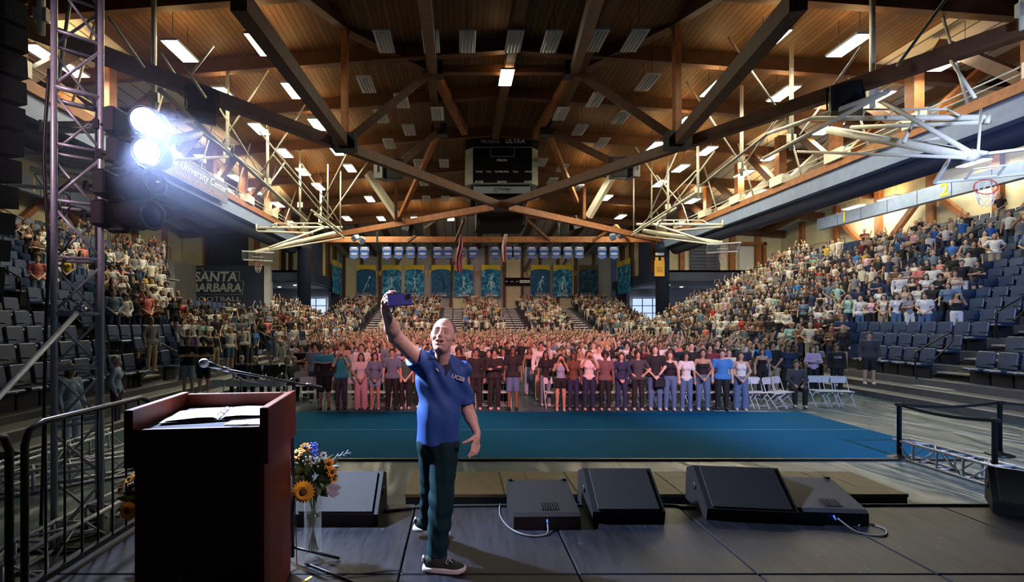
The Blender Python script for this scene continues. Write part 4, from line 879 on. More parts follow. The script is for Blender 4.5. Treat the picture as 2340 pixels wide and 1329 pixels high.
# stanchions with belts
def stanchion(x, y, label):
    r = empty('stanchion', (x, y, 0), label=label, cat='stanchion', group='belt stanchions')
    MB().lathe([(.0, 0), (.19, 0), (.195, .012), (.17, .03), (.06, .05), (.04, .08)], (0, 0, 0), 20).build('base', STEEL_B, r)
    MB().lathe([(.035, .04), (.035, .93), (.042, .935), (.042, 1.0), (.0, 1.0)], (0, 0, 0), 12).build('post', STEEL_B, r)
    MB().box((0, -.01, .965), (.10, .10, .06), bev=.01).build('belt_head', BLACK, r); return r
ST = [(7.85, 8.28), (8.02, 6.95), (9.90, 8.50), (12.5, 7.6)]
for (x, y), lb in zip(ST, ('black stanchion at the carpet corner', 'black stanchion behind the right wedge monitor', 'black stanchion nearest the right seating steps', 'black stanchion off toward the right edge')): stanchion(x, y, lb)
for a, b_, lb in ((0, 1, 'sagging black belt between the carpet corner and right monitor stanchions'), (0, 2, 'black belt crossing between the two farther stanchions'), (2, 3, 'black belt running out at the right edge')):
    m = MB(); N_ = 9
    for k in range(N_-1):
        t0 = k/(N_-1); t1 = (k+1)/(N_-1); f = lambda t: Vector((ST[a][0]+(ST[b_][0]-ST[a][0])*t, ST[a][1]+(ST[b_][1]-ST[a][1])*t, .965-.10*4*t*(1-t)*.6)); m.bar(f(t0), f(t1), .004, .05)
    tag(m.build('belt', BLACK), lb, 'belt')

# thin stage haze hanging round the burning heads on the tower
hz = bpy.data.materials.new('haze'); hz.use_nodes = True; N = hz.node_tree.nodes; N.remove(N['Principled BSDF'])
vs_ = N.new('ShaderNodeVolumeScatter'); vs_.inputs['Color'].default_value = (.55, .65, 1, 1); vs_.inputs['Density'].default_value = .032; vs_.inputs['Anisotropy'].default_value = .2
hz.node_tree.links.new(vs_.outputs[0], N['Material Output'].inputs['Volume'])
o = MB().ell((-3.3, 5.2, 4.4), (1.9, .9, 1.35), 20, 12).build('haze', hz); tag(o, 'thin blue stage haze round the burning moving heads', 'haze', kind='stuff')
# ================================================================ implicit surfaces (smooth unions meshed as one skin)
f32 = np.float32
def cap(a, b_, ra, rb=None):
    a = np.array(a, f32); b_ = np.array(b_, f32); rb = ra if rb is None else rb; ba = b_-a; L2 = float(ba@ba)+1e-9
    def f(P):
        h = np.clip((P-a)@ba/L2, 0, 1); d = P-a-h[:, None]*ba
        return np.sqrt((d*d).sum(1))-(ra+(rb-ra)*h)
    return f
def ell(c, r, R=None):
    c = np.array(c, f32); r = np.array(r, f32)
    def f(P):
        q = P-c
        if R is not None: q = q@R
        k0 = np.sqrt(((q/r)**2).sum(1)); k1 = np.sqrt(((q/(r*r))**2).sum(1))+1e-9
        return k0*(k0-1)/k1
    return f
def smin(a, b_, k):
    h = np.clip(.5+.5*(b_-a)/k, 0, 1); return b_*(1-h)+a*h-k*h*(1-h)
def smax(a, b_, k): return -smin(-a, -b_, k)
def union(fs, k=.03):
    def f(P):
        d = fs[0](P)
        for g in fs[1:]: d = smin(d, g(P), k)
        return d
    return f
def sdf_mesh(f, lo, hi, h, B=12):
    lo = np.array(lo, float); n = np.ceil((np.array(hi)-lo)/h).astype(int); nb = np.ceil((n+1)/B).astype(int); n = nb*B
    F_ = np.ones(n, f32)
    ci = np.stack(np.meshgrid(*[np.arange(k) for k in nb], indexing='ij'), -1).reshape(-1, 3)
    cc = (lo+(ci*B+(B-1)/2)*h).astype(f32); d = f(cc); R = B*h*.87*1.35
    sgn = np.where(d > 0, 1, -1).astype(f32); act = np.abs(d) < R
    off = np.stack(np.meshgrid(*[np.arange(B)]*3, indexing='ij'), -1).reshape(-1, 3)
    for i in np.where(~act & (sgn < 0))[0]: a = ci[i]*B; F_[a[0]:a[0]+B, a[1]:a[1]+B, a[2]:a[2]+B] = -1
    ai = ci[act]
    for s0 in range(0, len(ai), 96):
        ch = ai[s0:s0+96]; P = ((ch[:, None, :]*B+off[None])*h+lo).astype(f32).reshape(-1, 3)
        v = f(P).reshape(-1, B, B, B)
        for q, a in enumerate(ch*B): F_[a[0]:a[0]+B, a[1]:a[1]+B, a[2]:a[2]+B] = v[q]
    F_[0] = F_[-1] = 1; F_[:, 0] = F_[:, -1] = 1; F_[:, :, 0] = F_[:, :, -1] = 1
    I = F_ < 0
    cnt = np.zeros(np.array(F_.shape)-1, np.int8); offs = [(i, j, k) for i in (0, 1) for j in (0, 1) for k in (0, 1)]
    sl = lambda A_, o: A_[o[0]:A_.shape[0]-1+o[0], o[1]:A_.shape[1]-1+o[1], o[2]:A_.shape[2]-1+o[2]]
    for o in offs: cnt += sl(I, o)
    m = (cnt > 0) & (cnt < 8); cell = np.argwhere(m); idx = -np.ones(m.shape, np.int64); idx[m] = np.arange(len(cell))
    acc = np.zeros((len(cell), 3)); num = np.zeros(len(cell))
    for a in offs:
        for ax in range(3):
            if a[ax]: continue
            b_ = list(a); b_[ax] = 1
            ca = cell+a; cb = cell+b_; va = F_[tuple(ca.T)]; vb = F_[tuple(cb.T)]; x = (va < 0) != (vb < 0)
            t = np.where(x, va/np.where(x, va-vb, 1), 0); p = np.array(a, float)[None]+t[:, None]*(np.array(b_)-np.array(a))[None]
            acc += np.where(x[:, None], p, 0); num += x
    V = lo+(cell+acc/num[:, None])*h; Q = []
    for ax in range(3):
        u, v = (ax+1) % 3, (ax+2) % 3
        a0 = [slice(None)]*3; a1 = [slice(None)]*3; a0[ax] = slice(0, -1); a1[ax] = slice(1, None)
        A0 = I[tuple(a0)]; A1 = I[tuple(a1)]; e = np.argwhere(A0 != A1); e = e[(e[:, u] > 0) & (e[:, v] > 0) & (e[:, u] < F_.shape[u]-1) & (e[:, v] < F_.shape[v]-1)]
        if not len(e): continue
        ins = I[tuple(e.T)]; du = np.zeros(3, int); du[u] = 1; dv = np.zeros(3, int); dv[v] = 1
        q = np.stack([idx[tuple((e-du-dv).T)], idx[tuple((e-dv).T)], idx[tuple(e.T)], idx[tuple((e-du).T)]], 1)
        q[~ins] = q[~ins][:, ::-1]; Q.append(q)
    return V, np.concatenate(Q)
def join(*VQ):
    Vs, Qs, b_ = [], [], 0
    for V, Q in VQ: Vs.append(V); Qs.append(Q+b_); b_ += len(V)
    return np.concatenate(Vs), np.concatenate(Qs)
EYE = mat('eye_dark', (.015, .01, .008), .3); LIP = mat('lip', (.32, .09, .08), .5); TEETH = mat('teeth', (.75, .7, .65), .4)
# ================================================================ THE SPEAKER WITH THE PHONE
MSK = mat('man_skin', (.78, .50, .40), .5, var=.08, scale=25, bump=.12); MHR = mat('man_hair', (.24, .20, .17), .6, bump=.9, scale=120, var=.3)
POLO = mat('polo_blue', (.028, .10, .38), .65, bump=.06, scale=300); TRS = mat('trouser_teal', (.005, .030, .038), .8, spec=.2); COLN = mat('polo_navy', (.006, .012, .045), .7)
mx_, my_ = 1003, 3.38
man = empty('person', ((1003-CX)/F*3.35, 3.35, SZ), label='grey-haired man in blue polo shirt taking a selfie on the stage', cat='person')
def mp2(n_, me, m, parent=None):
    o = link(n_, me, m, man); o.location = -Vector(man.location); return o
HC_ = A(1013, 766, 3.30)
HS = 1.07; fwd = Vector((-.13, -.92, .26)).normalized(); up0 = Vector((.10, .12, 1)); up_ = (up0-fwd*up0.dot(fwd)).normalized(); sd_ = (-fwd).cross(up_).normalized()
RH = np.array([[sd_.x, -fwd.x, up_.x], [sd_.y, -fwd.y, up_.y], [sd_.z, -fwd.z, up_.z]], f32)   # columns: local axes
def L2W(p): return HC_+(sd_*p[0]+(-fwd)*p[1]+up_*p[2])*HS
def head_f(k=1.0):
    E = lambda c, r: ell(c, r)
    base = union([E((0, .015, .030), (.076, .096, .088)), E((0, -.022, -.022), (.066, .066, .088)), E((0, -.032, -.075), (.047, .050, .038))], .03)
    add1 = union([cap((-.036, -.080, .026), (.036, -.080, .026), .010), cap((0, -.088, .018), (0, -.108, -.022), .008, .0125), cap((-.013, -.096, -.029), (.013, -.096, -.029), .009),
                  E((-.040, -.066, -.030), (.022, .018, .02)), E((.040, -.066, -.030), (.022, .018, .02)), E((0, -.076, -.100), (.018, .018, .014)), E((0, -.082, -.064), (.032, .016, .024))], .012)
    sock = [E((s*.031, -.097, .004), (.020, .020, .0135)) for s in (-1, 1)]
    lids = [cap((s*.031-.013, -.0805, .0085), (s*.031+.013, -.0805, .0085), .0055) for s in (-1, 1)]+[cap((s*.031-.013, -.0815, -.006), (s*.031+.013, -.0815, -.006), .0055) for s in (-1, 1)]
    mouth = E((0, -.096, -.062), (.032, .028, .0145)); lipu = [cap((-.033, -.075, -.050), (-.012, -.096, -.0495), .0048), cap((.033, -.075, -.050), (.012, -.096, -.0495), .0048), cap((-.012, -.096, -.0495), (.012, -.096, -.0495), .0048)]
    lipl = [cap((-.033, -.075, -.052), (-.014, -.091, -.077), .0052), cap((.033, -.075, -.052), (.014, -.091, -.077), .0052), cap((-.014, -.091, -.077), (.014, -.091, -.077), .0055)]
    fold = [cap((s*.021, -.102, -.030), (s*.045, -.080, -.058), .0045) for s in (-1, 1)]
    ear = union([E((s*.079, .012, -.004), (.010, .019, .032)) for s in (-1, 1)], .01); earin = [E((s*.090, .006, -.002), (.009, .010, .017)) for s in (-1, 1)]
    dbl = E((0, -.025, -.100), (.040, .042, .020))
    def f(P):
        q = (P-np.array(HC_, f32))@RH/HS
        d = base(q); d = smin(d, add1(q), .018); d = smin(d, dbl(q), .02)
        for s in sock: d = smax(d, -s(q), .010)
        for s in lids: d = smin(d, s(q), .004)
        d = smax(d, -mouth(q), .004)
        for s in lipu+lipl: d = smin(d, s(q), .004)
        for s in fold: d = smax(d, -s(q), .006)
        d = smin(d, ear(q), .008)
        for s in earin: d = smax(d, -s(q), .004)
        return d*HS
    return f
HEADF = head_f()
NB = A(1010, 822, 3.40)
SHR, ELR, WRR = A(962, 826, 3.34), A(903, 768, 3.14), A(882, 712, 2.93)
SHL, ELL_, WRL = A(1054, 848, 3.40), A(1069, 938, 3.42), A(1090, 988, 3.32)
yaw = .16; RT = np.array([[math.cos(yaw), -math.sin(yaw), 0], [math.sin(yaw), math.cos(yaw), 0], [0, 0, 1]], f32)
CHc, BEc, HIc = A(1007, 874, 3.40), A(1004, 948, 3.39), A(1001, 1005, 3.40)
def tors(g):
    return [ell(CHc, (.168+g, .118+g, .215+g), RT), ell(BEc, (.154+g, .132+g, .25+g), RT), ell(HIc, (.147+g, .126+g, .24+g), RT), cap(SHR, NB+Vector((0, .01, -.01)), .062+g, .058+g), cap(NB+Vector((0, .01, -.01)), SHL, .058+g, .062+g)]
neck = [cap(NB+Vector((0, .01, -.06)), Vector(L2W((0, .022, -.07))), .066, .055), cap(Vector(L2W((0, -.02, -.09))), NB+Vector((-.0, -.055, -.03)), .036, .042)]
armsf = [cap(SHR, ELR, .060, .048), cap(ELR, ELR+(WRR-ELR)*.35, .049, .047), cap(ELR+(WRR-ELR)*.35, WRR, .047, .030), cap(SHL, ELL_, .056, .043), cap(ELL_, ELL_+(WRL-ELL_)*.35, .043, .041), cap(ELL_+(WRL-ELL_)*.35, WRL, .041, .027)]
fb = union(tors(-.012)+neck+armsf, .028)
zc = NB.z+.045
fbody = lambda P: smin(fb(P), HEADF(P), .022)
hcn = np.array(HC_, f32)
bodyLow = lambda P: np.maximum(np.where(np.abs(P[:, 0]-hcn[0]) < .13, np.maximum(fbody(P), P[:, 2]-zc), fbody(P)), np.where(P[:, 0] < .06, 1.62-P[:, 2], -1))
bodyHi = lambda P: np.maximum(np.maximum(fbody(P), zc-.014-P[:, 2]), np.abs(P[:, 0]-hcn[0])-.13)
def chain(px, r0, r1):
    P = [A(*p) for p in px]; n = len(P)-1
    return [cap(P[i], P[i+1], r0+(r1-r0)*i/n, r0+(r1-r0)*(i+1)/n) for i in range(n)]
handR = [cap(WRR, A(881, 700, 2.90), .030, .030)]
handR += chain([(879, 703, 2.91), (876, 690, 2.88), (882, 676, 2.85), (892, 667, 2.815), (904, 666.5, 2.80)], .016, .0085)
handR += chain([(880, 705, 2.92), (878, 692, 2.90), (880, 680, 2.87), (886, 671, 2.83), (894, 669, 2.80)], .016, .0085)
handR += chain([(884, 706, 2.91), (881, 696, 2.90), (881, 686, 2.86), (885, 679, 2.82), (889, 681, 2.795)], .016, .0085)
handR += chain([(886, 707, 2.91), (885, 698, 2.90), (882, 692, 2.86), (885, 687, 2.82), (889, 689, 2.80)], .015, .0078)
handR += chain([(884, 709, 2.90), (892, 714, 2.87), (899, 710, 2.83), (900, 702.5, 2.81)], .015, .0095)
fhR = union(handR, .006)
handL = [cap(WRL, A(1089, 1000, 3.30), .027, .026), ell(A(1086.5, 1008, 3.29), (.028, .018, .034))]
handL += chain([(1085, 1006, 3.27), (1079, 1018, 3.255), (1077, 1030, 3.24), (1070, 1041, 3.23)], .013, .0075)
handL += chain([(1087, 1008, 3.28), (1085, 1019, 3.27), (1081, 1032, 3.25), (1072.5, 1044, 3.24)], .013, .0075)
handL += chain([(1090, 1008, 3.30), (1090, 1019, 3.29), (1085.5, 1034, 3.27), (1080, 1040, 3.26)], .013, .0075)
handL += chain([(1092, 1006, 3.31), (1094, 1018, 3.31), (1092, 1029, 3.29), (1087, 1038, 3.28)], .012, .007)
handL += chain([(1085, 998, 3.28), (1078, 1002, 3.26), (1070, 1006.5, 3.24), (1058, 1011.5, 3.23)], .016, .0085)
fhL = union(handL, .006)
b1 = sdf_mesh(bodyLow, (-.62, 2.80, 1.30), (.22, 3.62, 2.62), .0065)
hc = np.array(HC_); b2 = sdf_mesh(bodyHi, hc-.17, hc+.16, .0030)
hr = np.array(A(888, 690, 2.86)); b3 = sdf_mesh(fhR, hr-.12, hr+.12, .0024)
hl = np.array(A(1080, 1012, 3.28)); b4 = sdf_mesh(fhL, hl-.14, hl+.14, .0024)
V, Q = join(b1, b2, b3, b4); mp2('body', mesh_np('man_body', V, Q, True), MSK)
# hair: a short grey cap of hair, receding
hairU = union([ell((0, .024, .030), (.0815, .098, .093))], .01)
def hf(P):
    q = (P-np.array(HC_, f32))@RH/HS; d = hairU(q)
    d = smax(d, -ell((0, -.108, .012), (.070, .080, .086))(q), .008); d = np.maximum(d, -.030-q[:, 2]+np.clip(-q[:, 1]*.5, 0, .05))
    e = ell((0, .012, -.012), (.1, .030, .034))(q); d = smax(d, -e, .004)
    return d+.0010*np.sin(q[:, 0]*420)*np.sin(q[:, 1]*90)
V, Q = sdf_mesh(hf, hc-.17, hc+.17, .0034); mp2('hair', mesh_np('hair', V, Q, True), MHR)
fm = MB(); IR = mat('man_iris', (.03, .025, .02), .2); SCL = mat('man_sclera', (.6, .55, .52), .3); BRW = mat('man_brow', (.16, .10, .07), .8)
for s in (-1, 1):
    o = MB().ell(L2W((s*.031, -.0735, .0015)), .0125, 14, 9).mesh('eyeball'); mp2('eye', o, SCL)
    o = MB().ell(L2W((s*.030-.001, -.0845, .002)), .0055, 10, 6).mesh('iris'); mp2('iris', o, IR)
    o = MB().path([L2W((s*.013, -.0915, .0285)), L2W((s*.03, -.0895, .0310)), L2W((s*.048, -.075, .0245))], [.0035, .0042, .0025], 6).mesh('eyebrow'); mp2('eyebrow', o, BRW)
o = MB().path([L2W((x, -.0850+11*x*x, -.0530)) for x in np.linspace(-.027, .027, 9)], .0056, 8).mesh('teeth'); mp2('teeth', o, TEETH)
o = MB().path([L2W((x, -.0945+15*x*x, -.0785+20*x*x)) for x in np.linspace(-.030, .030, 9)], [.002, .004, .005, .0055, .0055, .0055, .005, .004, .002], 8).mesh('lower_lip'); mp2('lower_lip', o, mat('man_lip', (.50, .17, .15), .45))
# polo shirt
SLR = SHR+(ELR-SHR)*.20; SLL = SHL+(ELL_-SHL)*.80
sh_f = union(tors(.014)+[cap(SHR+Vector((.03, 0, -.02)), SLR, .080, .080), cap(SHL+Vector((-.025, 0, -.01)), SLL, .066, .064)], .03)
dR = np.array((ELR-SHR).normalized(), f32); dL = np.array((ELL_-SHL).normalized(), f32); pR = np.array(SLR, f32)+dR*.01; pL = np.array(SLL, f32)
hemz = A(1001, 1014, 3.33).z
nk = cap(NB+Vector((0, .0, .05)), NB+Vector((0, -.0, -.01)), .070); vneck = cap(A(1018, 815, 3.28), A(1024, 838, 3.255), .040, .006)
shoulderL = np.array(SHL, f32)
def shirt(P):
    d = sh_f(P)
    u = (P[:, 0]+.30)*.80+(P[:, 2]-2.2)*.62; v = (P[:, 0]*.62-P[:, 2]*.80)
    fold = .0085*np.sin(u*62+2.2*np.sin(v*7))*np.clip((P[:, 2]-1.75)/.3, 0, 1)+.006*np.sin(P[:, 0]*38+P[:, 2]*11+1.5*np.sin(P[:, 2]*9))*np.clip((2.0-P[:, 2])/.25, 0, 1)
    d = d+fold
    d = np.maximum(d, hemz+.004*np.sin(P[:, 0]*40)-P[:, 2])
    r = (P-pR); d1 = r@dR; nearR = np.linalg.norm(P-np.array(SHR, f32), axis=1) < .30
    d = np.where(nearR & (P[:, 0] < SHR.x), np.maximum(d, d1), d)
    r = (P-pL); d2 = r@dL; d = np.where((np.abs(r@np.array((1, 0, 0), f32)) < .085) & (P[:, 0] > A(1052, 900, 3.4).x) , np.maximum(d, np.where(P[:, 2] < pL[2]+.06, d2, -1)), d)
    d = smax(d, -nk(P), .006); d = smax(d, -vneck(P), .004)
    return d
V, Q = sdf_mesh(shirt, (-.52, 3.05, 1.45), (.24, 3.66, 2.40), .0062); sobj = mp2('polo_shirt', mesh_np('polo_shirt', V, Q, True), POLO)
# collar, placket and print laid on the shirt surface
def surf(px, py, off=.003, f=shirt):
    ys = np.linspace(3.0, 3.6, 601); P = np.array([A(px, py, y) for y in ys], f32); v = f(P); i = int(np.argmax(v < 0)) if (v < 0).any() else 300
    return A(px, py, float(ys[i])-off)
def patch(pts, th=.004, off=.004, n=1, fn=None):
    top = [surf(*p, off, fn or fcol) for p in pts]; m = MB(); k = len(pts); bk = [p+Vector((0, th, 0)) for p in top]
    c = sum(top, Vector())/k-Vector((0, .002, 0)); m._add(top+bk+[c], [(i, (i+1) % k, 2*k) for i in range(k)]+[(k+i, k+(i+1) % k, (i+1) % k, i) for i in range(k)]); return m
fcol = union(tors(.014), .03)
mp2('collar', patch([(979, 803), (987, 797), (996, 808), (1009, 817), (1006, 826), (998, 826), (988, 818)], off=.012).mesh('collar'), POLO)
mp2('collar', patch([(1027, 806), (1034, 811), (1047, 824), (1049, 830), (1042, 836), (1031, 829), (1026, 820)], off=.012).mesh('collar'), POLO)
mp2('inner_collar', patch([(1006, 817), (1024, 838), (1031, 828), (1034, 836), (1024, 848), (1003, 828)], off=.006).mesh('inner_collar'), COLN)
mp2('placket', patch([(1019, 838), (1026, 838), (1021, 858), (1016, 858)], off=.006).mesh('placket'), COLN)
pp0 = surf(1047, 863, .006); t = text('UCSB', .040, (0, 0, 0), (0, 0, 0), TEXTW, man, bold=.0012, extr=.001); t.location = pp0-Vector(man.location); t.rotation_euler = (PI/2, .33, .10)
t.name = 'shirt_lettering'
mp2('shirt_mark', patch([(995, 842), (998, 840), (1001, 844), (1004, 848), (1001, 849), (997, 846)], off=.005, fn=shirt).mesh('shirt_mark'), TEXTW)
# trousers
HF, KF, AF = A(1014, 1020, 3.36), A(1009, 1140, 3.30), A(999, 1262, 3.26)
HR2, KR, AR = A(988, 1020, 3.42), A(986, 1112, 3.52), A(976, 1190, 3.68)
tr = union([ell(A(1001, 1010, 3.40), (.162, .13, .12), RT), cap(HF, KF, .108, .086), cap(KF, AF, .086, .074), cap(HR2, KR, .112, .086), cap(KR, AR, .080, .062)], .022)
tz = A(1000, 1000, 3.40).z; hz = A(999, 1276, 3.26).z; hz2 = A(976, 1200, 3.68).z
def trf(P):
    d = tr(P)+.0042*np.sin(P[:, 2]*52+P[:, 0]*34+1.3*np.sin(P[:, 0]*30))*np.clip((1.45-P[:, 2])*3, .35, 1)+.003*np.sin(P[:, 0]*75+P[:, 2]*8)
    d = np.maximum(d, P[:, 2]-tz); d = np.maximum(d, hz-P[:, 2]+.012*np.sin(P[:, 0]*25)); d = np.where(P[:, 1] > 3.5, np.maximum(d, hz2-P[:, 2]), d); return d
V, Q = sdf_mesh(trf, (-.42, 3.05, .70), (.16, 3.86, 1.75), .0072); mp2('trousers', mesh_np('trousers', V, Q, True), TRS)
# shoes
SHG = mat('shoe_green', (.012, .026, .022), .8, bump=.3, scale=150); SOLE = mat('shoe_sole', (.62, .64, .62), .6)
def shoe(loc, rz, pitch, nm='shoe'):
    M = Matrix.Translation(loc)@Matrix.Rotation(rz, 4, 'Z')@Matrix.Rotation(pitch, 4, 'Y')
    out = [(-.145, -.018), (-.13, -.038), (-.06, -.044), (.05, -.052), (.11, -.050), (.148, -.030), (.160, .0), (.148, .030), (.11, .046), (.05, .044), (-.06, .038), (-.13, .034), (-.145, .018)]
    so = MB(); n = len(out); rings = [(.0, .97), (.006, 1.0), (.026, 1.0), (.032, .97)]
    so._add([M@Vector((x*k, y*k, z+(.010 if x > .1 else 0)*(x-.1)/.06)) for z, k in rings for x, y in out], [tuple(range(n))[::-1], tuple(3*n+i for i in range(n))]+[(r*n+i, r*n+(i+1) % n, (r+1)*n+(i+1) % n, (r+1)*n+i) for r in range(3) for i in range(n)], True)
    f = union([ell((.075, 0, .032), (.078, .046, .030)), ell((-.02, 0, .045), (.11, .040, .034)), ell((-.075, 0, .065), (.062, .036, .045)), cap((.0, 0, .07), (.06, 0, .055), .026, .022)], .02)
    g = lambda P: np.maximum(np.maximum(f(P), .02-P[:, 2]), ((P[:, 2]-.100)))
    V, Q = sdf_mesh(g, (-.17, -.07, .0), (.18, .07, .13), .0045); V = np.array([M@Vector(v) for v in V])
    so_ = mesh_np('shoe', V, Q, True); o = mp2(nm, so_, SHG)
    s_ = link('sole', so.mesh('sole'), SOLE, o); hp = MB().box((-.142, 0, .078), (.014, .034, .034), Matrix.Rotation(.2, 3, 'Y'), bev=.004)
    hp.v = [tuple(M@Vector(v)) for v in hp.v]; link('heel_tab', hp.mesh('heel_tab'), SOLE, o)
    lc_ = MB()
    for i, x in enumerate((.030, .045, .060, .075)): z = .096-.010*i; lc_.path([(x-.006, -.026, z-.014), (x, -.008, z-.001), (x+.006, .012, z-.001), (x, .028, z-.014)], .0032, 5)
    lc_.path([(.028, -.02, .086), (.02, -.040, .075), (.035, -.044, .068)], .003, 5); lc_.path([(.03, -.01, .095), (.05, -.032, .090), (.07, -.035, .075)], .003, 5)
    lc_.v = [tuple(M@Vector(v)) for v in lc_.v]; link('laces', lc_.mesh('laces'), SOLE, o)
p0 = A(1013, 1303, 3.21); shoe((p0.x, p0.y, SZ+.0), -.10, .0)
p1 = A(983, 1222, 3.72); shoe((p1.x, p1.y, SZ+.028), -.05, .20)
# phone
pc = A(914, 684.5, 2.80); ph = empty('smartphone', pc, label='blue-cased smartphone held up by the man on stage', cat='phone'); ph.rotation_euler = (-.28, -.075, .20)
MB().box((0, 0, 0), (.148, .010, .078), bev=.005).build('case', mat('case_blue', (.015, .035, .32), .5), ph)
MB().box((0, .0055, 0), (.138, .002, .068)).build('screen', mat('screen_dark', (.02, .02, .03), .1), ph)
cb = MB().box((.050, -.0065, .014), (.034, .004, .036), bev=.003).build('camera_bump', mat('bump_dark', (.008, .01, .05), .25), ph)
MB().path([(.050+.018*a, -.009, .014+.019*b_) for a, b_ in ((-1, -.7), (-1, .7), (-.7, 1), (.7, 1), (1, .7), (1, -.7), (.7, -1), (-.7, -1), (-1, -.7))], .0009, 4).build('bump_rim', mat('rim_bright', (.45, .5, .8), .3, .6), ph)
for x, z in ((.043, .022), (.043, .006), (.057, .014)): MB().ell((x, -.009, z), (.006, .003, .006), 10, 5).build('lens', BLACK, ph)
# ================================================================ crowd figures
SKIN = mat('skin', (.5, .3, .2), .55, objcol=True); HAIR = mat('hair', (.02, .015, .01), .5, objcol=True, bump=.6, scale=60)
CLOTH = mat('cloth', (.5, .5, .5), .8, objcol=True, bump=.4, scale=22); SHOE = mat('shoe', (.5, .5, .5), .6, objcol=True)
RES = .0145
def skel(sex, pose):
    f = sex == 'f'; J = {}; dz = -.40 if pose == 'seated' else 0
    sx = .150 if f else .178; J['sh'] = [(-sx, .0, 1.395+dz), (sx, .0, 1.395+dz)]
    a = {'down': ((.225, .03, 1.13), (.235, -.06, .89)), 'clasped': ((.235, .02, 1.14), (.055, -.20, .93)), 'crossed': ((.225, -.05, 1.15), (-.06, -.20, 1.19)),
         'hips': ((.33, .06, 1.17), (.17, -.07, 1.04)), 'phone': ((.21, -.17, 1.24), (.07, -.27, 1.55)), 'raised': ((.225, .03, 1.13), (.235, -.06, .89)),
         'both': ((.28, -.03, 1.62), (.20, -.06, 1.86)), 'seated': ((.22, -.08, 1.15), (.10, -.30, 1.02))}[pose]
    J['el'] = [(-a[0][0], a[0][1], a[0][2]+dz), (a[0][0], a[0][1], a[0][2]+dz)]; J['wr'] = [(-a[1][0], a[1][1], a[1][2]+dz), (a[1][0], a[1][1], a[1][2]+dz)]
    if pose == 'crossed': J['wr'] = [(.07, -.19, 1.21), (-.07, -.215, 1.16)]
    if pose == 'raised': J['el'][0] = (-.29, -.03, 1.60); J['wr'][0] = (-.21, -.06, 1.86)
    J['hip'] = [(-.085, 0, .90+dz), (.085, 0, .90+dz)]
    if pose == 'seated': J['kn'] = [(-.12, -.44, .50), (.12, -.44, .50)]; J['an'] = [(-.12, -.42, .08), (.12, -.42, .08)]
    else: J['kn'] = [(-.10, -.015, .48), (.10, -.015, .48)]; J['an'] = [(-.105, .01, .07), (.105, .01, .07)]
    J['dz'] = dz; J['f'] = f
    return J
def torso(J, g=0.0):
    dz = J['dz']; f = J['f']
    w_ = (.125, .105, .155) if f else (.150, .125, .140)
    return [ell((0, 0, 1.27+dz), (w_[0]+g, .095+g, .17+g)), ell((0, 0, 1.10+dz), (w_[1]+g, .085+g, .16+g)), ell((0, .005, .94+dz), (w_[2]+g, .105+g, .12+g)),
            cap((-.11, 0, 1.385+dz), (.11, 0, 1.385+dz), .050+g)]+([ell((sx, -.075, 1.26+dz), (.055+g, .05+g, .055+g)) for sx in (-.06, .06)] if f else [])
def f_body(J):
    dz = J['dz']; fs = torso(J); k = .9 if J['f'] else 1.0
    fs += [cap((0, .01, 1.38+dz), (0, -.005, 1.52+dz), .05*k, .047*k), ell((0, .0, 1.615+dz), (.070, .088, .10)), ell((0, -.03, 1.56+dz), (.052, .055, .065)), ell((0, -.088, 1.59+dz), (.012, .014, .022))]
    for i in (0, 1):
        s = -1 if i == 0 else 1; sh, el_, wr, hip, kn, an = (J[q][i] for q in ('sh', 'el', 'wr', 'hip', 'kn', 'an'))
        d = Vector(wr)-Vector(el_); d.normalize(); pm = Vector(wr)+d*.055; tip = Vector(wr)+d*.135
        fs += [cap(sh, el_, .047*k, .037*k), cap(el_, wr, .038*k, .025*k), ell(pm, (.032, .03, .045)), cap(pm, tip, .022, .012), cap(Vector(wr)+d*.03, Vector(wr)+d*.08+Vector((-s*.035, -.02, 0)), .013, .011)]
        fs += [cap(hip, kn, .083, .052), cap(kn, an, .055, .036), cap(an, (an[0]*1.1, an[1]-.12, .035), .035, .03), ell((s*.074, .01, 1.605+dz), (.012, .02, .03))]
    return union(fs, .028)
def f_top(J, kind):
    dz = J['dz']; g = .016; T = union(torso(J, g)+([cap((-.1, 0, .93+dz), (.1, 0, .93+dz), .12)] if kind in ('long', 'jacket', 'tee') and not J['f'] else []), .03)
    arms = []
    for i in (0, 1):
        sh, el_, wr = (Vector(J[q][i]) for q in ('sh', 'el', 'wr'))
        if kind == 'tee': arms.append(cap(sh, sh+(el_-sh)*.62, .066, .062))
        if kind in ('long', 'jacket'): arms += [cap(sh, el_, .066, .056), cap(el_, el_+(wr-el_)*.9, .056, .042)]
    A_ = union(arms, .02) if arms else None
    lo = {'tee': .88, 'long': .88, 'jacket': .82, 'tank': 1.0, 'strapless': 1.0}[kind]+dz; hi = {'strapless': 1.31, 'tank': 1.40}.get(kind, 1.47)+dz
    def f(P):
        d = T(P)
        if A_ is not None: d = smin(d, A_(P), .03)
        d = np.maximum(d, lo-P[:, 2]); d = np.maximum(d, P[:, 2]-hi)
        if kind == 'tank':
            d = np.maximum(d, .05-np.sqrt(P[:, 0]**2+(P[:, 2]-1.42-dz)**2)) ; d = np.maximum(d, .055-np.sqrt((np.abs(P[:, 0])-.165)**2+(P[:, 2]-1.36-dz)**2)*.9)
        elif kind != 'strapless': d = np.maximum(d, .058-np.sqrt(P[:, 0]**2+(P[:, 1]+.01)**2+((P[:, 2]-1.475-dz)*1.0)**2))
        return d
    return f
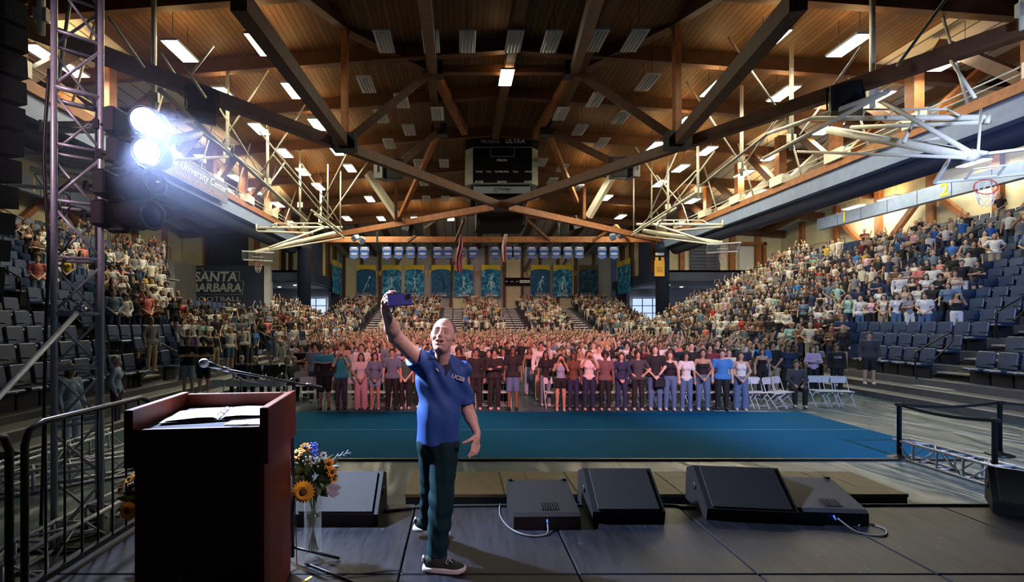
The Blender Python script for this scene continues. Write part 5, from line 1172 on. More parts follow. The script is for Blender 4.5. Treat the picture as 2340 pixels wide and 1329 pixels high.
def f_bot(J, kind):
    dz = J['dz']; g = .014; fs = [ell((0, .005, .94+dz), ((.155 if J['f'] else .142)+g, .105+g, .12))]
    for i in (0, 1):
        hip, kn, an = (Vector(J[q][i]) for q in ('hip', 'kn', 'an'))
        if kind in ('shorts', 'short_shorts'): fs.append(cap(hip, hip+(kn-hip)*(.85 if kind == 'shorts' else .38), .098, .088))
        elif kind == 'wide': fs += [cap(hip, kn, .10, .085), cap(kn, an, .085, .095)]
        else: fs += [cap(hip, kn, .098, .070), cap(kn, an, .070, .058)]
    U = union(fs, .02); hi = 1.02+dz
    return lambda P: np.maximum(np.maximum(U(P), P[:, 2]-hi), .055-P[:, 2])
def f_hair(J, kind):
    dz = J['dz']; c = 1.625+dz
    H1 = ell((0, .012, c+.004), (.083, .098, .106)); cut = ell((0, -.085, 1.575+dz), (.066, .075, .085))
    fs = []
    if kind == 'long': fs = [cap((-.055, .04, c-.02), (-.09, .03, c-.26), .042, .035), cap((.055, .04, c-.02), (.09, .03, c-.26), .042, .035), cap((0, .075, c-.02), (0, .085, c-.28), .06, .05)]
    if kind == 'curly': H1 = ell((0, .015, c+.02), (.12, .125, .13)); cut = ell((0, -.12, 1.575+dz), (.07, .11, .09))
    if kind == 'mid': fs = [cap((-.065, .03, c), (-.075, .02, c-.13), .035, .03), cap((.065, .03, c), (.075, .02, c-.13), .035, .03), cap((0, .07, c), (0, .075, c-.13), .05, .04)]
    if kind == 'cap': fs = [cap((-.04, -.09, c+.045), (.04, -.09, c+.045), .012), cap((-.03, -.13, c+.035), (.03, -.13, c+.035), .010)]
    U = union([H1]+fs, .02)
    def f(P):
        d = smax(U(P), -cut(P), .015)
        if kind in ('short', 'cap'): d = np.maximum(d, (1.575+dz+(0 if kind == 'short' else .025))-P[:, 2]+np.clip(-P[:, 1]*.6, -.05, .1))
        return d
    return f
PM = {}
def pmesh(key, f, box):
    if key not in PM:
        V, Q = sdf_mesh(f, box[0], box[1], RES); PM[key] = mesh_np(key[0], V, Q, True)
    return PM[key]
FULL = ((-.48, -.62, -.02), (.48, .24, 2.1)); HB = ((-.22, -.25, .7), (.22, .25, 1.9))
def feat(dz):
    if ('feat', dz) not in PM:
        m = MB()
        for s in (-1, 1): m.mi = 0; m.ell((s*.028, -.082, 1.617+dz), (.013, .008, .007), 8, 5); m.bar((s*.014, -.088, 1.636+dz), (s*.042, -.080, 1.638+dz), .006, .005)
        m.mi = 1; m.ell((0, -.086, 1.560+dz), (.024, .010, .009), 8, 5); m.mi = 2; m.ell((0, -.0905, 1.561+dz), (.017, .007, .004), 8, 5)
        me = m.mesh('face_features'); [me.materials.append(q) for q in (EYE, LIP, TEETH)]; PM[('feat', dz)] = me
    return PM[('feat', dz)]
def person(x, y, z, label, rz=0, hgt=1.70, sex='m', pose='down', top='tee', tc=(.5, .5, .5), bot='long', bc=(.03, .05, .12), hair='short', hc=(.015, .012, .01), skin=(.55, .34, .24), shoe=(.6, .6, .6), group=None, face=True, name='person', yoke=None, words=None):
    r = empty(name, (x, y, z), rz, label, 'person', group); s = hgt/1.72; wv = RNG.uniform(.95, 1.06); r.scale = (s*wv, s*wv, s)
    J = skel(sex, pose); dz = J['dz']
    def add(nm, key, f, box, m, c):
        me = pmesh(key, f, box)
        if not len(me.materials): me.materials.append(m)
        o = link(nm, me, None, r); o.color = (*c, 1); return o
    add('body', ('body', sex, pose), f_body(J), FULL, SKIN, skin)
    add('shirt' if top == 'tee' else {'long': 'sweatshirt', 'jacket': 'jacket'}.get(top, 'top'), ('top', sex, pose, top), f_top(J, top), FULL, CLOTH, tc)
    add('trousers' if bot in ('long', 'wide') else 'shorts', ('bot', sex, pose == 'seated', bot), f_bot(J, bot), FULL, CLOTH, bc)
    add('hair' if hair != 'cap' else 'cap', ('hair', hair, dz), f_hair(J, hair), HB, HAIR, hc)
    if yoke:
        g = f_top(J, top); add('shirt_yoke', ('yoke', sex, pose, top), lambda P: np.maximum(g(P)-.004, 1.255-P[:, 2]+.12*np.abs(np.abs(P[:, 0])-.0)), FULL, CLOTH, yoke)
        add('shirt_stripe', ('stripe', sex, pose, top), lambda P: np.maximum(np.maximum(g(P)-.0035, 1.225-P[:, 2]+.12*np.abs(P[:, 0])), P[:, 2]-1.26-.12*np.abs(P[:, 0])), FULL, CLOTH, K['white'])
    if words: text(words[0], words[1], (0, words[2], 1.27+dz), (PI/2-.06, 0, 0), words[3], r, 'shirt_lettering', extr=.004, bold=.002)
    if face:
        link('face_features', feat(dz), None, r)['kind'] = 'stuff'
        for i in (0, 1):
            if ('shoe', i, pose == 'seated') not in PM:
                an = J['an'][i]; f = union([ell((an[0]*1.03, an[1]-.05, .04), (.045, .13, .042)), ell((an[0], an[1], .06), (.042, .05, .05))], .02); g = lambda P, f=f: np.maximum(f(P), .002-P[:, 2])
                pmesh(('shoe', i, pose == 'seated'), g, ((-.3, -.8, -.02), (.3, .2, .2)))
            me = PM[('shoe', i, pose == 'seated')]
            if not len(me.materials): me.materials.append(SHOE)
            o = link('shoe', me, None, r); o.color = (*shoe, 1)
    return r
# palette
K = dict(black=(.012, .012, .014), white=(.72, .70, .66), grey=(.22, .22, .23), navy=(.02, .03, .08), slate=(.14, .20, .27), teal=(.02, .28, .34), blue=(.05, .22, .55), royal=(.02, .12, .45), pink=(.72, .42, .50), red=(.55, .04, .03),
 coral=(.75, .22, .18), maroon=(.16, .02, .03), green=(.05, .10, .06), mint=(.35, .60, .50), beige=(.55, .42, .28), brown=(.14, .07, .04), yellow=(.70, .50, .08), lilac=(.55, .42, .66), denim=(.09, .16, .28), pale_denim=(.28, .38, .52), cream=(.70, .64, .50), orange=(.7, .28, .06), purple=(.16, .08, .22), tan=(.35, .22, .14), khaki=(.40, .32, .20), charcoal=(.05, .05, .06), olive=(.10, .10, .04), plaid=(.16, .09, .09))
SK = [(.62, .40, .28), (.55, .33, .22), (.46, .27, .17), (.68, .46, .34), (.34, .18, .11), (.20, .10, .06), (.58, .37, .26)]
HC = {'black': (.010, .008, .008), 'dark brown': (.03, .016, .010), 'brown': (.09, .045, .022), 'blond': (.42, .27, .12), 'red': (.35, .05, .03), 'grey': (.35, .33, .32)}
# front row on the floor, left to right: x_px, Y, height, label, options
FRONT = [
 (742, 12.9, 1.80, 'man in black track jacket with teal shoulders at the front left of the floor crowd', dict(top='jacket', tc='black', bot='shorts', bc='black', hair='short', sk=2, shoe='black', yoke='teal')),
 (780, 12.9, 1.72, 'man in teal blue t-shirt holding a white phone before his face', dict(pose='phone', tc='teal', bc='charcoal', hair='short', hcl='blond', sk=6, shoe='black')),
 (825, 12.9, 1.58, 'woman in white t-shirt and pale pink trousers in the front row', dict(sex='f', pose='clasped', tc='white', bot='wide', bc='pink', hair='long', sk=1)),
 (857, 12.9, 1.60, 'woman in grey sweatshirt and light denim shorts in the front row', dict(sex='f', pose='clasped', top='long', tc='slate', bot='short_shorts', bc='pale_denim', hair='mid', sk=1)),
 (896, 12.9, 1.70, 'man in slate blue t-shirt and black trousers in the front row', dict(pose='down', tc='slate', bc='black', hair='short', sk=6, shoe='black')),
 (926, 13.0, 1.60, 'man in dark green t-shirt partly behind the speaker', dict(pose='clasped', tc='green', bc='black', hair='short', sk=3)),
 (962, 13.2, 1.62, 'person in dark clothes hidden behind the speaker', dict(tc='charcoal', bc='black', sk=2)),
 (1088, 12.9, 1.70, 'man in dark polo over white collar just right of the speaker', dict(pose='down', top='long', tc='black', bc='black', hair='short', sk=4)),
 (1130, 12.9, 1.70, 'person in black hooded top with wavy hair and dark trousers', dict(pose='crossed', top='long', tc='black', bc='black', hair='curly', sk=2)),
 (1172, 12.9, 1.78, 'long-haired person in black t-shirt and wide denim shorts', dict(tc='black', bot='shorts', bc='denim', hair='long', sk=5, shoe='black')),
 (1236, 14.4, 1.82, 'man in white sweatshirt with dark block letters behind the front row', dict(top='long', tc='white', bc='beige', hair='short', sk=2, words=('UCSB', .10, -.128, NAVY))),
 (1247, 13.5, 1.60, 'woman in black t-shirt and grey trousers with long black hair', dict(sex='f', tc='black', bc='slate', hair='long', sk=4)),
 (1281, 12.7, 1.56, 'woman in pale blue sleeveless top, black shorts and white socks', dict(sex='f', pose='phone', top='tank', tc='pale_denim', bot='short_shorts', bc='black', hair='mid', sk=1, shoe='white')),
 (1310, 12.8, 1.62, 'woman with very long dark hair and dark brown top', dict(sex='f', top='long', tc='brown', bc='navy', hair='long', hcl='dark brown', sk=5, shoe='pale_denim')),
 (1346, 12.8, 1.66, 'person in white graphic t-shirt with red print, hand at the face', dict(sex='f', pose='phone', tc='white', bc='navy', hair='mid', hcl='brown', sk=1, shoe='white')),
 (1383, 12.8, 1.62, 'person in dark plaid shirt and black trousers in the front row', dict(pose='down', tc='plaid', bc='black', hair='curly', sk=5)),
 (1420, 12.8, 1.60, 'woman in navy top and dark jeans with straight black hair', dict(sex='f', pose='clasped', top='long', tc='navy', bc='navy', hair='long', sk=6, shoe='white')),
 (1458, 12.8, 1.66, 'person in faded tie-dye t-shirt raising two fingers', dict(pose='hips', tc='charcoal', bc='black', hair='curly', sk=1)),
 (1497, 12.8, 1.80, 'tall long-haired man in black t-shirt and jeans, hands clasped before a black bag', dict(pose='clasped', tc='black', bc='denim', hair='long', hcl='dark brown', sk=3)),
 (1531, 12.8, 1.64, 'woman in black camisole and blue jeans beside the tall long-haired man', dict(sex='f', pose='down', top='tank', tc='black', bc='denim', hair='long', hcl='brown', sk=3)),
 (1568, 12.7, 1.62, 'woman in white scoop t-shirt and blue jeans with curly black hair', dict(sex='f', pose='down', tc='white', bc='denim', hair='curly', sk=2, shoe='white')),
 (1606, 12.8, 1.70, 'woman in black strapless top and blue jeans, hands clasped', dict(sex='f', pose='clasped', top='strapless', tc='black', bc='denim', hair='long', sk=2)),
 (1650, 12.8, 1.68, 'man in bright blue t-shirt and black trousers at the front right', dict(pose='down', tc='blue', bc='black', hair='short', sk=0, shoe='black')),
 (1693, 12.8, 1.62, 'woman in white peplum camisole and flared jeans at the right end of the front row', dict(sex='f', pose='clasped', top='tank', tc='white', bot='wide', bc='denim', hair='long', hcl='dark brown', sk=1, shoe='white')),
 (1580, 13.9, 1.84, 'tall man in black t-shirt behind the row of women in jeans', dict(tc='black', bc='black', sk=3)),
 (1622, 14.0, 1.78, 'man in maroon t-shirt behind the man in bright blue', dict(tc='maroon', bc='navy', hair='curly', sk=1)),
 (1640, 15.2, 1.86, 'tall man in dark grey t-shirt two rows behind the man in bright blue', dict(tc='charcoal', bc='black', hcl='dark brown', sk=3)),
 (1508, 14.5, 1.86, 'man in open white shirt behind the tall long-haired man', dict(tc='white', bc='black', hair='short', sk=4)),
 (1435, 16.4, 1.90, 'man in pale blue t-shirt standing taller in the middle of the crowd', dict(tc='pale_denim', bc='black', hcl='dark brown', sk=3)),
 (1356, 15.2, 1.80, 'man in white shirt with fair skin behind the graphic t-shirt', dict(tc='white', bc='navy', hcl='brown', sk=3)),
 (1374, 15.0, 1.76, 'person with curly blond hair behind the plaid shirt', dict(tc='beige', bc='navy', hair='curly', hcl='blond', sk=3)),
 (720, 14.2, 1.80, 'man in washed blue t-shirt with curly black hair behind the track jacket', dict(tc='slate', bc='navy', hair='curly', sk=1)),
 (688, 15.2, 1.70, 'person in black t-shirt with crossed arms left of the track jacket', dict(pose='crossed', tc='black', bc='black', sk=2)),
 (908, 14.4, 1.74, 'man in slate t-shirt with red-tinted hair behind the front row', dict(tc='slate', bc='navy', hair='curly', hcl='brown', sk=3)),
 (925, 13.9, 1.66, 'man in pale lilac t-shirt behind the dark green t-shirt', dict(tc='lilac', bc='navy', sk=6)),
 (1048, 14.1, 1.66, 'curly-haired person in black top in the gap right of the speaker', dict(top='long', tc='black', bc='black', hair='curly', sk=4)),
 (1742, 15.2, 1.58, 'woman in black strapless top seated near the white folding chairs', dict(sex='f', top='strapless', tc='black', bc='black', hair='mid', sk=1)),
 (1800, 15.9, 1.66, 'person in dark navy top with long hair near the white folding chairs', dict(sex='f', top='long', tc='navy', bc='black', hair='long', sk=4)),
 (1820, 13.6, 1.72, 'man in dark clothes seated with crossed legs beside empty white chairs', dict(pose='seated', top='long', tc='charcoal', bc='black', sk=2, zz=.0)),
 (1858, 15.8, 1.62, 'woman in pale pink long-sleeved top behind the seated man', dict(sex='f', pose='crossed', top='long', tc='lilac', bc='black', hair='mid', sk=0)),
 (1912, 15.6, 1.70, 'person in black sweatshirt with pale block letters at the right seating edge', dict(top='long', tc='black', bc='black', sk=4, zz=.0, words=('UCSB', .09, -.128, TEXTG))),
 (1986, 15.0, 1.70, 'man in open dark jacket and shorts standing on the lowest step at right', dict(top='jacket', tc='charcoal', bot='shorts', bc='black', hair='short', sk=1, shoe='white', zz=.42)),
 (265, 10.6, 1.66, 'woman in pale denim jacket and white cap at the left seating edge', dict(sex='f', top='jacket', tc='pale_denim', bc='navy', hair='cap', hcl='grey', sk=2, rz=1.9, shoe='white')),
 (315, 13.9, 1.66, 'person in dark blue top seated on the left steps', dict(pose='seated', top='long', tc='navy', bc='black', hair='mid', sk=1, zz=.35)),
 (162, 8.6, 1.66, 'person in pale blue clothes walking behind the lighting tower', dict(sex='f', top='long', tc='pale_denim', bc='pale_denim', hair='mid', sk=2, rz=1.4, shoe='tan')),
 (430, 13.6, 1.74, 'man in black t-shirt and pale shorts standing on the lowest left step', dict(pose='crossed', tc='black', bot='shorts', bc='pale_denim', sk=2, shoe='white', zz=.28)),
 (466, 13.9, 1.70, 'person in black t-shirt beside the man in pale shorts', dict(pose='crossed', tc='black', bot='shorts', bc='black', hair='curly', sk=1, shoe='white', zz=.28)),
 (345, 14.3, 1.70, 'person in grey jacket standing by the left aisle handrail', dict(top='jacket', tc='grey', bc='khaki', hair='short', hcl='brown', sk=2, rz=1.2, zz=.9)),
]
used = []
for px, Y, hg, lb, o in FRONT:
    x = (px-CX)/F*Y
    person(x, Y, o.get('zz', 0), lb, o.get('rz', math.atan2(-x, Y)*.7), hg, o.get('sex', 'm'), o.get('pose', 'down'), o.get('top', 'tee'), K[o['tc']], o.get('bot', 'long'), K[o['bc']], o.get('hair', 'short'), HC[o.get('hcl', 'black')], SK[o.get('sk', 0)], K[o.get('shoe', 'white')], yoke=K.get(o.get('yoke')), words=o.get('words'))
    used.append((x, Y))
ph = MB().box((0, 0, 0), (.15, .01, .075), bev=.004).build('smartphone', WHITE_P, None, ((780-CX)/F*12.9, 12.9-.30, 1.61)); tag(ph, 'white phone held up by the man in teal blue in the front row', 'phone')
bagx = (1497-CX)/F*12.8
bg = MB().box((0, 0, 0), (.30, .10, .26), bev=.04).path([(-.1, 0, .1), (-.07, -.02, .22), (.07, -.02, .22), (.1, 0, .1)], .012, 5).build('bag', BLACK, None, (bagx+.03, 12.8-.22, .78)); tag(bg, 'black bag held by the tall long-haired man', 'bag')
# dignitaries seated at left, in suits
for i, (px, Y, tc, hc, sx, lb) in enumerate(((552, 15.4, 'navy', 'grey', 'm', 'seated man in navy suit at the left end of the guests'), (582, 15.2, 'charcoal', 'blond', 'f', 'seated fair-haired guest in black jacket'), (620, 15.2, 'charcoal', 'dark brown', 'm', 'seated man in dark suit with pale tie'),
        (655, 15.2, 'black', 'grey', 'f', 'seated guest in black with curly grey hair'), (672, 15.0, 'grey', 'grey', 'm', 'seated man in grey suit with open light blue shirt'), (698, 15.2, 'white', 'brown', 'f', 'seated woman in white top at the right end of the guests'))):
    x = (px-CX)/F*Y; person(x, Y, 0, lb, 0, 1.72, sx, 'seated', 'jacket' if tc != 'white' else 'tee', K[tc], 'long', K['black'], 'short' if sx == 'm' else 'mid', HC[hc], SK[3], K['black'], 'seated guests at left'); used.append((x, Y))
# ---------------------------------------------------------------- white folding chairs
CHW = mat('chair_white', (.62, .66, .70), .4)
def make_chair():
    r = empty('folding_chair')
    m = MB()
    for s in (-1, 1): m.path([(s*.21, -.22, 0), (s*.21, .10, .46), (s*.205, .20, .80), (s*.15, .215, .84)], .013, 6)
    m.tube((-.15, .215, .84), (.15, .215, .84), .013, 6); m.build('front_frame', CHW, r)
    for s in (-1, 1): MB().tube((s*.19, .26, 0), (s*.19, -.16, .44), .012, 6).build('leg', CHW, r)
    MB().tube((-.19, .2, .06), (.19, .2, .06), .009, 5).tube((-.2, -.17, .08), (.2, -.17, .08), .009, 5).build('stretcher', CHW, r)
    MB().box((0, -.02, .445), (.39, .39, .025), bev=.012).build('seat', CHW, r)
    vs = MB()
    for k in range(6):
        a0 = -.19+.38*k/6; a1 = -.19+.38*(k+1)/6; yy = lambda x: .195+.03*(1-(x/.19)**2)
        vs.bar(((a0), yy(a0), .745), (a1, yy(a1), .745), .012, .185)
    vs.build('backrest', CHW, r)
    return r
CHAIRS = [(488, 12.6), (523, 12.6), (559, 12.6), (595, 12.6), (631, 12.6), (705, 13.2), (690, 14.6)]
CH2 = [(1768, 13.1, .5), (1790, 13.3, .5), (1872, 13.5, -.1), (1897, 13.5, -.1), (1926, 13.4, -.15)]
chp = make_chair(); first = True
def chair(x, y, rz, label, grp):
    global first
    o = chp if first else copy_tree(chp); first = False
    o.location = (x, y, 0); o.rotation_euler = (0, 0, rz); tag(o, label, 'chair', grp)
for i, (px, Y) in enumerate(CHAIRS): chair((px-CX)/F*Y, Y, 0 if i < 5 else .4, 'empty white folding chair in the row behind the lectern, %s from the left' % ordw(i) if i < 5 else ['white folding chair at the end of the seated guests, nearer one', 'white folding chair at the end of the seated guests, farther one'][i-5], 'white folding chairs at left')
for i, (px, Y, r) in enumerate(CH2): chair((px-CX)/F*Y, Y, r, 'empty white folding chair by the right seating edge, %s from the left' % ordw(i), 'white folding chairs at right')
for i, px in enumerate([762, 800, 845, 872, 912, 1070, 1108, 1150, 1262, 1300, 1328, 1365, 1402, 1438, 1478, 1515, 1550, 1590, 1628, 1672, 1708, 1730]):
    Y = 13.25 if px < 1200 else 13.2
    chair((px-CX)/F*Y, Y, 0, 'white folding chair behind the front row of standing people, %s from the left' % ordw(i), 'white folding chairs behind the front row')
# ================================================================ SEATING STANDS
NR_ = 17
def rowR(k): return 14.7+.87*k, .62+.43*k
def rowL(k): return -(9.0+.86*k), .55+.41*k
STEP = mat('stand_step', (.10, .105, .11), .7, var=.15, scale=3); TREAD = mat('tread_pale', (.34, .35, .32), .7)
aislesS = (14.3, 22.6, 30.9)
def yend(side, k): return 40. if side > 0 or k <= 5 else F*(9.0+.86*k)/650
for side, row, nm, X1 in ((1, rowR, 'stand_right', XR), (-1, rowL, 'stand_left', XL)):
    st = empty(nm, (row(0)[0], 24, 0), kind='structure'); st['label'] = 'stepped %s seating stand with aisles' % ('right' if side > 0 else 'left')
    part('apron_step', MB().box((row(0)[0]-side*.75, 24, .10), (1.3, 32, .20)), STEP, st)
    part('apron_step', MB().box((row(0)[0]-side*.35, 24, .2), (.75, 32, .40)), STEP, st)
    part('apron_edge', MB().box((row(0)[0]-side*1.36, 24, .195), (.10, 32, .02)).box((row(0)[0]-side*.69, 24, .405), (.10, 32, .02)), TREAD, st)
    for k in range(NR_):
        x, z = row(k); ye = yend(side, k); part('terrace', MB().box((x+side*.44, (8+ye)/2, z/2), (.87, ye-8, z)), STEP, st)
        if side < 0 and k > 5: part('end_panel', MB().box((x+side*.44, ye+.03, z/2), (.87, .06, z)), NAVY, st)
        for ya in [q for q in aislesS if q < ye-.5]:
            part('aisle_step', MB().box((x-side*.14, ya, z-.215), (.30, 1.1, .05)), TREAD, st); part('aisle_nosing', MB().box((x+side*.02, ya, z+.006), (.06, 1.1, .012)), TREAD, st)
    x, z = row(NR_-1); part('top_walk', MB().box(((x+side*.87+X1)/2, 3+(yend(side, 16)+4)/2, z/2+.2), (abs(X1-x)-.9, yend(side, 16)-2+(6 if side > 0 else 1), z+.4)), STEP, st)
    for ya in aislesS:
        for k in range(0, NR_-1, 3):
            x, z = row(k); x2, z2 = row(k+1.2); y = ya+.62
            if y > yend(side, k)-1: continue
            pts = sm([(x, y, z), (x-side*.05, y, z+.75), (x+side*.1, y, z+.92), (x2, y, z2+.92), (x2+side*.12, y, z2+.78), (x2, y, z2+.55), (x+side*.5, y, z+.55)], 3)
            hr = MB().path(pts, .024, 6).build('aisle_handrail', STEEL_B); tag(hr, 'black looped handrail in the %s aisle of the %s stand, %s from the floor' % (ordw(aislesS.index(ya)), 'right' if side > 0 else 'left', ordw(k//3)), 'handrail', 'aisle handrails')
    # rear railings at the top corner
    for k in range(5):
        y = (36.4 if side > 0 else 30.6)+1.7*k; zz = row(NR_-1)[1]+.4; xx = row(NR_-1)[0]+side*1.0
        rl = empty('rear_railing', (xx, y, zz), label='black barred railing on the %s top walk, %s from the stage' % ('right' if side > 0 else 'left', ordw(k)), cat='railing', group='barred railings at the top corners')
        MB().path([(0, -.75, 0), (0, -.75, 1.0), (0, .75, 1.0), (0, .75, 0)], .03, 5).build('rail_frame', STEEL_B, rl)
        for q in range(1, 8): MB().tube((0, -.75+.19*q, 0), (0, -.75+.19*q, 1.0), .014, 4).build('bar', STEEL_B, rl)
# far stand
FS = empty('stand_far', (2, 43, 0), kind='structure'); FS['label'] = 'far seating stand with pale stairs'
def rowF(k): return 43.0+.95*k, 1.0+.24*k
for k in range(14):
    y, z = rowF(k); part('terrace', MB().box((2.2, y+.5, z/2), (33.0, 1.0, z)), STEP, FS)
part('front_face', MB().box((2.2, 42.9, .5), (33, .2, 1.0)), NAVY, FS)
STAIR = mat('stair_pale', (.70, .70, .74), .6)
FA = [(-8.6, 1.6), (-.75, 2.2), (5.6, 2.0), (12.0, 1.9)]
for xa, wd in FA:
    for k in range(14):
        y, z = rowF(k)
        for q in (-1, 1): part('stair', MB().box((xa+q*wd*.25, y-.02, z-.07), (wd*.44, .34, .10)), STAIR, FS)
# ---------------------------------------------------------------- seats
SEATM = mat('seat_blue_grey', (.014, .040, .11), .42, spec=.6); SEATD = mat('seat_dark', (.015, .018, .028), .5); PLATE = mat('number_plate', (.6, .62, .65), .4)
def make_seat():
    r = empty('stand_seat')
    MB().box((0, .16, .72), (.47, .07, .50), Matrix.Rotation(-.16, 3, 'X'), bev=.03).build('backrest', SEATM, r)
    s = MB().box((0, -.10, .43), (.46, .44, .09), bev=.03).build('seat_pan', SEATM, r); MB().box((0, -.322, .43), (.07, .006, .02)).build('number_plate', PLATE, s)
    for q in (-1, 1): MB().box((q*.26, -.02, .62), (.045, .34, .03), bev=.01).build('armrest', SEATD, r)
    MB().box((0, .02, .2), (.50, .10, .40)).build('pedestal', SEATD, r); return r
def proj(x, y, z): return CX+F*x/y, CY-F*(z-H)/y
spots = []   # side, k, x, y, z, px, py, rot
for side, row in ((1, rowR), (-1, rowL)):
    for k in range(NR_):
        x, z = row(k); x += side*.5
        for y in np.arange(8.5, yend(side, k)-.4, .56):
            if any(abs(y-ya) < .75 for ya in aislesS): continue
            px, py = proj(x, y, z+1.0)
            if -60 < px < 2400: spots.append((side, k, x, y, z, px, py))
def occ(side, k, px, y):
    r = RNG.random()
    if side > 0:
        if k <= 2: return px < 1945 and r < .93
        if k <= 5: return px < 2185+RNG.uniform(-30, 30) and r < .93
        if k <= 8: return px < 2260 and r < .9
        if k <= 11: return r < (.72 if px < 2250 else .35)
        if k <= 14: return r < (.75 if px < 1900 else .5)
        return r < (.5 if px < 1850 else .12)
    if k <= 2: return px > 400 and r < .93
    if k in (4, 5) and 395 < px < 615: return False
    if k <= 5: return px > 235 and r < .9
    if k > 5 and px > 400: return False
    if k <= 8: return px > 60 and r < (.8 if px > 230 else .35)
    if k <= 11: return px > 40 and r < .82
    if k <= 13: return r < .3
    return r < (.35 if px > 260 else .1)
SP_ = []; EM = []
for s in spots: (SP_ if occ(s[0], s[1], s[5], s[3]) else EM).append(s)
# empty seats: nearest ones as things, the rest joined
EMv = [s for s in EM if -10 < s[5] < 2350]
EMv.sort(key=lambda s: s[2]**2+s[3]**2); ind = EMv[:300]; inds = set(id(s) for s in ind)
protoS = make_seat(); cnt = {}
ind.sort(key=lambda s: (s[0], s[1], s[3]))
for i, s in enumerate(ind):
    o = protoS if i == 0 else copy_tree(protoS); side, k, x, y, z = s[:5]
    o.location = (x, y, z); o.rotation_euler = (0, 0, -side*PI/2)
    q = cnt[(side, k)] = cnt.get((side, k), -1)+1
    tag(o, 'empty blue-grey stand seat, %s row of the %s stand, %s from the stage' % (ordw(k), 'right' if side > 0 else 'left', ordw(q)), 'seat', 'empty stand seats')
m = MB()
for s in spots:
    if id(s) in inds: continue
    side, k, x, y, z = s[:5]; m.box((x+side*.20, y, z+.68), (.09, .46, .5)); m.box((x+side*.10, y, z+.60), (.08, .44, .38))
o = m.build('stand_seats', SEATM); tag(o, 'dark blue stand seats among and behind the seated crowd', 'seats', kind='stuff')
m = MB()
for k in range(14):
    y, z = rowF(k)
    for x in np.arange(-13.2, 18.4, .56):
        if not any(abs(x-a) < w_/2+.2 for a, w_ in FA): m.box((x, y+.55, z+.6), (.46, .1, .5))
o = m.build('far_seats', SEATD); tag(o, 'dark seats of the far stand between the people', 'seats', kind='stuff')
# ---------------------------------------------------------------- individuals in the stands and on the floor
TOPN = [('white', .21), ('black', .38), ('grey', .10), ('navy', .06), ('cream', .06), ('beige', .03), ('slate', .04), ('brown', .03), ('maroon', .02), ('pink', .02), ('blue', .02), ('red', .01), ('coral', .015), ('green', .01), ('yellow', .01), ('mint', .015), ('lilac', .01)]
TN = [a for a, _ in TOPN]; TP_ = np.array([b_ for _, b_ in TOPN]); TP_ /= TP_.sum()
def rnd_spec():
    sex = 'f' if RNG.random() < .5 else 'm'; d = dict(sex=sex)
    d['top'] = str(RNG.choice(['tee', 'tank', 'strapless', 'long', 'tee'], p=[.35, .3, .1, .2, .05])) if sex == 'f' else str(RNG.choice(['tee', 'long', 'jacket'], p=[.72, .2, .08]))
    d['tc'] = str(RNG.choice(TN, p=TP_)); d['bot'] = str(RNG.choice(['long', 'short_shorts', 'wide'], p=[.55, .2, .25])) if sex == 'f' else str(RNG.choice(['long', 'shorts'], p=[.65, .35]))
    d['bc'] = str(RNG.choice(['denim', 'black', 'navy', 'khaki', 'white', 'pale_denim', 'charcoal'], p=[.25, .25, .15, .1, .08, .09, .08]))
    d['hair'] = str(RNG.choice(['long', 'mid', 'curly'], p=[.7, .22, .08])) if sex == 'f' else str(RNG.choice(['short', 'curly', 'cap', 'mid'], p=[.72, .15, .08, .05]))
    d['hcl'] = str(RNG.choice(['black', 'dark brown', 'brown', 'blond'], p=[.42, .32, .16, .10])); d['sk'] = int(RNG.choice(7, p=[.22, .2, .15, .18, .08, .04, .13]))
    d['pose'] = str(RNG.choice(['down', 'crossed', 'clasped', 'hips', 'raised', 'both', 'phone'], p=[.36, .2, .22, .08, .05, .03, .06]))
    return d
cand = [('s',)+s for s in SP_]
floor_sp = []
for r in range(34):
    y = 14.0+.86*r; rng_ = (-4.2, 8.4) if y < 15.5 else ((-5.0, 12.4) if y < 18.5 else (-7.3, 12.8))
    for x in np.arange(rng_[0], rng_[1], .56):
        xx = x+RNG.uniform(-.10, .10)+(r % 2)*.28; yy = y+RNG.uniform(-.15, .15)
        if abs(xx-(1.9+.0*y)) < .42 and y < 18: continue
        if any((xx-a)**2+(yy-b_)**2 < .2 for a, b_ in used): continue
        if y < 14.9 and xx < -3.8 or RNG.random() < .05: continue
        floor_sp.append((xx, yy))
fs_near = sorted(floor_sp, key=lambda p: p[1])[:64]; fset = set(id(p) for p in fs_near)
stand_sorted = sorted(SP_, key=lambda s: s[2]**2+s[3]**2)
NIND = 300-len(FRONT)-6-len(fs_near)-1
near = stand_sorted[:NIND]; nset = set(id(s) for s in near)
